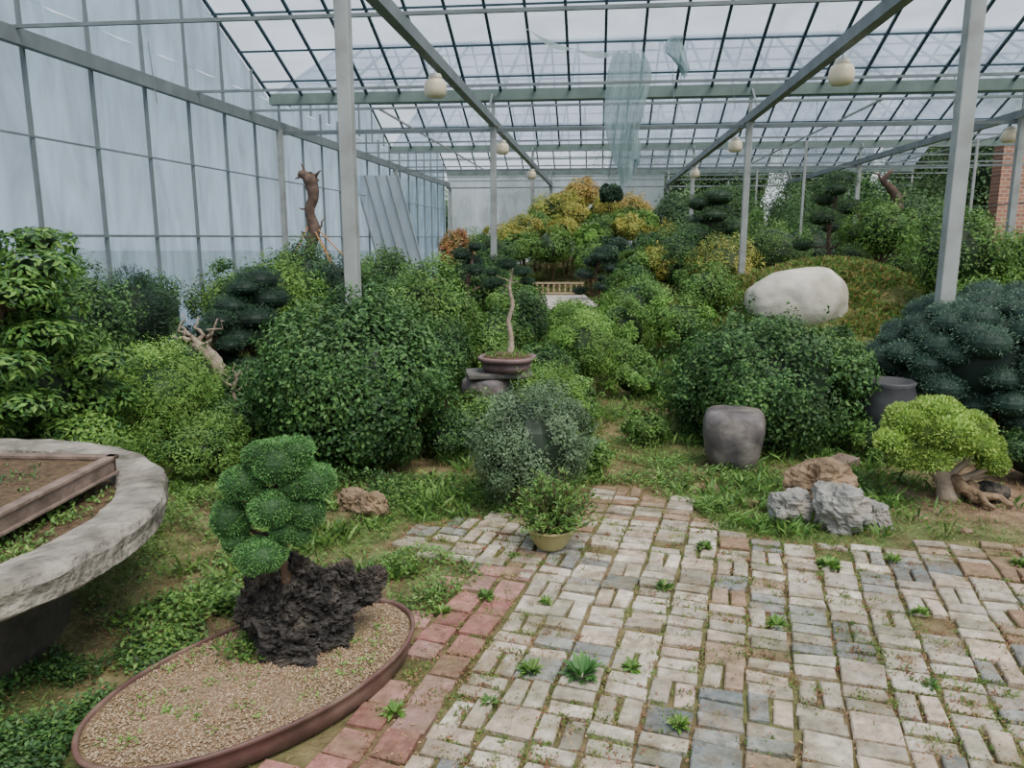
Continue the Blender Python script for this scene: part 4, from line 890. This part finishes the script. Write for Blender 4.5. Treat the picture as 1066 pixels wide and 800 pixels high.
cover('ground_cover', 'green leafy weeds beside the oval tray', 6000, -1.35, 3.1, .2, .3, .024, 'mid', .08, 2)
cover('ground_cover', 'leafy weeds at the end of the oval tray', 5200, -.44, 3.36, .13, .18, .024, 'mid', .18, 3, .4)
cover('ground_cover', 'leafy weeds beside the lava rock', 2200, -1.2, 3.0, .08, .1, .026, 'mid', .12, 4)
cover('ground_cover', 'green weeds along the paving edge', 8500, 1.25, 4.3, .3, .14, .022, 'mid', .08, 5, .35)
cover('ground_cover', 'green weeds around the stool', 9500, 1.25, 5.0, .45, .3, .024, 'mid', .08, 6, .4)
cover('ground_cover', 'green weeds beneath the lime bonsai', 5200, 2.35, 4.75, .28, .22, .024, 'mid', .09, 7, .4)
cover('ground_cover', 'weeds between the shrubs', 13000, -1.8, 4.2, .5, .4, .025, 'mid', .12, 8, .35)
cover('ground_cover', 'low weeds at the foot of the ball shrub', 6500, -.45, 4.55, .32, .22, .024, 'mid', .14, 9, .35)
cover('ground_cover', 'green weeds at the foot of the dark pine', 5000, 3.2, 5.5, .5, .18, .028, 'mid', .12, 10, .4)
cover('ground_cover', 'low green weeds covering the path', 17000, 1.0, 6.4, .35, 1.2, .024, 'mid', .09, 11, .35)
cover('ground_cover', 'dark leafy weeds beneath the large bush', 7000, -1.1, 4.7, .45, .15, .026, 'deep', .14, 12, .45)
n = 9500; uu = rng.uniform(-.9, 4, n); vv = rng.uniform(-1.9, 1.4, n)
snap = rng.random(n) < .5
uu = np.where(snap, np.round(uu/(cs/2))*cs/2, uu); vv = np.where(~snap, np.round(vv/(cs/2))*cs/2, vv)
x = PO[0]+uu*e2[0]+vv*e1[0]; y = PO[1]+uu*e2[1]+vv*e1[1]
kk = paved(x, y, .0) & (wav(x, y, 2.2, 1)*.6+.5 > rng.random(n)) & ~excl(x, y); x = x[kk]; y = y[kk]; n = len(x); m = 18
P = np.stack([np.repeat(x, m)+rng.normal(0, .015, n*m), np.repeat(y, m)+rng.normal(0, .015, n*m), np.full(n*m, .010)], 1)
wp = [C(104, 132, 66), C(124, 144, 76), C(152, 120, 88), C(158, 142, 98), C(94, 118, 60), C(146, 104, 82), C(112, 138, 68)]
tuftc = np.array(wp)[rng.integers(0, 7, n)]
mb = MB(); leaves(mb, P, norm(sph(n*m)*.8+np.array([0, 0, 1.])), .017, .3, np.repeat(tuftc, m, 0)*rng.uniform(.75, 1.25, (n*m, 1)), lift=.7)
o = mb.obj('joint_weeds', M_grass); tag(o, 'small green and dry weeds in the paving joints', 'weeds', kind='stuff')
n = 26000; x = rng.uniform(-2.2, 4.4, n); y = 1.8+5.*rng.random(n)**1.4
kk = ~excl(x, y) & (np.where(paved(x, y), .5*nf2(x, y), .8) > rng.random(n)); x = x[kk]; y = y[kk]; n = len(x)
P = np.stack([x, y, gh(x, y)+np.where(paved(x, y), .026, .006)], 1)
mb = MB(); leaves(mb, P, norm(sph(n)*.25+np.array([0, 0, 1.])), .012, .6, pick([C(150, 112, 80), C(120, 92, 70), C(170, 142, 104), C(136, 88, 66)], n), lift=.1)
o = mb.obj('leaf_litter', M_litter); tag(o, 'brown dead leaf crumbs scattered on paving and soil', 'leaf litter', kind='stuff')
WD = [(.255, 2.57, .095, 'jun', 'spreading green rosette weed in the paving'), (.07, 2.6, .06, 'mid', 'small leafy weed in the paving'), (1.55, 3.52, .075, 'bright', 'bright green weed clump in the paving'), (-.08, 2.4, .04, 'mid', 'small leafy weed in the paving'), (.55, 2.28, .05, 'bright', 'small leafy weed in the paving'),
                     (.45, 2.62, .05, 'bright', 'small leafy weed in the paving'), (1.9, 3.6, .05, 'bright', 'small leafy weed in the paving'), (2.5, 3.55, .05, 'mid', 'small leafy weed in the paving'), (1.1, 2.95, .05, 'bright', 'small leafy weed in the paving'), (-.3, 3.05, .05, 'bright', 'small leafy weed in the red paving'), (1.0, 3.75, .06, 'mid', 'small leafy weed in the paving'), (2.35, 3.0, .05, 'mid', 'small leafy weed in the paving'), (.7, 3.3, .05, 'mid', 'small leafy weed in the paving'),
                     (-.4, 2.35, .05, 'bright', 'small leafy weed in the red paving'), (-.12, 3.2, .05, 'mid', 'small leafy weed in the paving'), (1.5, 2.5, .04, 'mid', 'small leafy weed in the paving'), (1.75, 3.05, .045, 'bright', 'small leafy weed in the paving'), (.15, 3.15, .04, 'bright', 'small leafy weed in the paving')]
for (x, y, r, p, l) in WD:
    mb = MB(); m_ = int(30+r*500); a = rng.random(m_)*6.28; el = rng.uniform(.1, 1.1, m_); L = r*rng.uniform(.6, 1.1, m_)
    T = np.stack([np.cos(a)*np.cos(el), np.sin(a)*np.cos(el), np.sin(el)], 1); S = norm(np.cross(T, [0, 0, 1.])); P = np.stack([np.cos(a)*r*.1, np.sin(a)*r*.1, 0*a], 1)
    Ln = L[:, None]; V = np.stack([P, P+T*Ln*.6-S*Ln*.13, P+T*Ln-np.array([0, 0, .15])*Ln, P+T*Ln*.6+S*Ln*.13], 1); mb.quads(V, pick(PAL[p], m_))
    o = mb.obj('weed_plant', M_leaf, None, (x, y, .018)); tag(o, l, 'weed', 'weeds growing in the paving')

# ------------------------------------------------------------------ light, world, camera
w = bpy.data.worlds.new('sky'); scene.world = w; w.use_nodes = True; nt = w.node_tree; nt.nodes.clear()
out = nt.nodes.new('ShaderNodeOutputWorld'); bg = nt.nodes.new('ShaderNodeBackground'); tc = nt.nodes.new('ShaderNodeTexCoord'); sp = nt.nodes.new('ShaderNodeSeparateXYZ'); cr = nt.nodes.new('ShaderNodeValToRGB')
cr.color_ramp.elements[0].position = 0; cr.color_ramp.elements[0].color = (.79, .86, .93, 1); cr.color_ramp.elements[1].position = .8; cr.color_ramp.elements[1].color = (.75, .84, .95, 1)
nt.links.new(tc.outputs['Generated'], sp.inputs[0]); nt.links.new(sp.outputs[2], cr.inputs[0]); nt.links.new(cr.outputs[0], bg.inputs[0]); bg.inputs[1].default_value = 1.4; nt.links.new(bg.outputs[0], out.inputs[0])
sl = bpy.data.lights.new('sun', 'SUN'); sl.energy = 7.5; sl.angle = math.radians(35); sl.color = (1, .94, .86); so = bpy.data.objects.new('sun', sl); COL.objects.link(so); so.rotation_euler = (math.radians(24), math.radians(18), 0)

cam = bpy.data.cameras.new('camera'); cam.sensor_width = 36; cam.lens = 800/1066*36; cam.clip_end = 300
co = bpy.data.objects.new('camera', cam); COL.objects.link(co); co.location = (0, 0, 1.6); co.rotation_euler = (math.radians(90-10.8), 0, 0); scene.camera = co
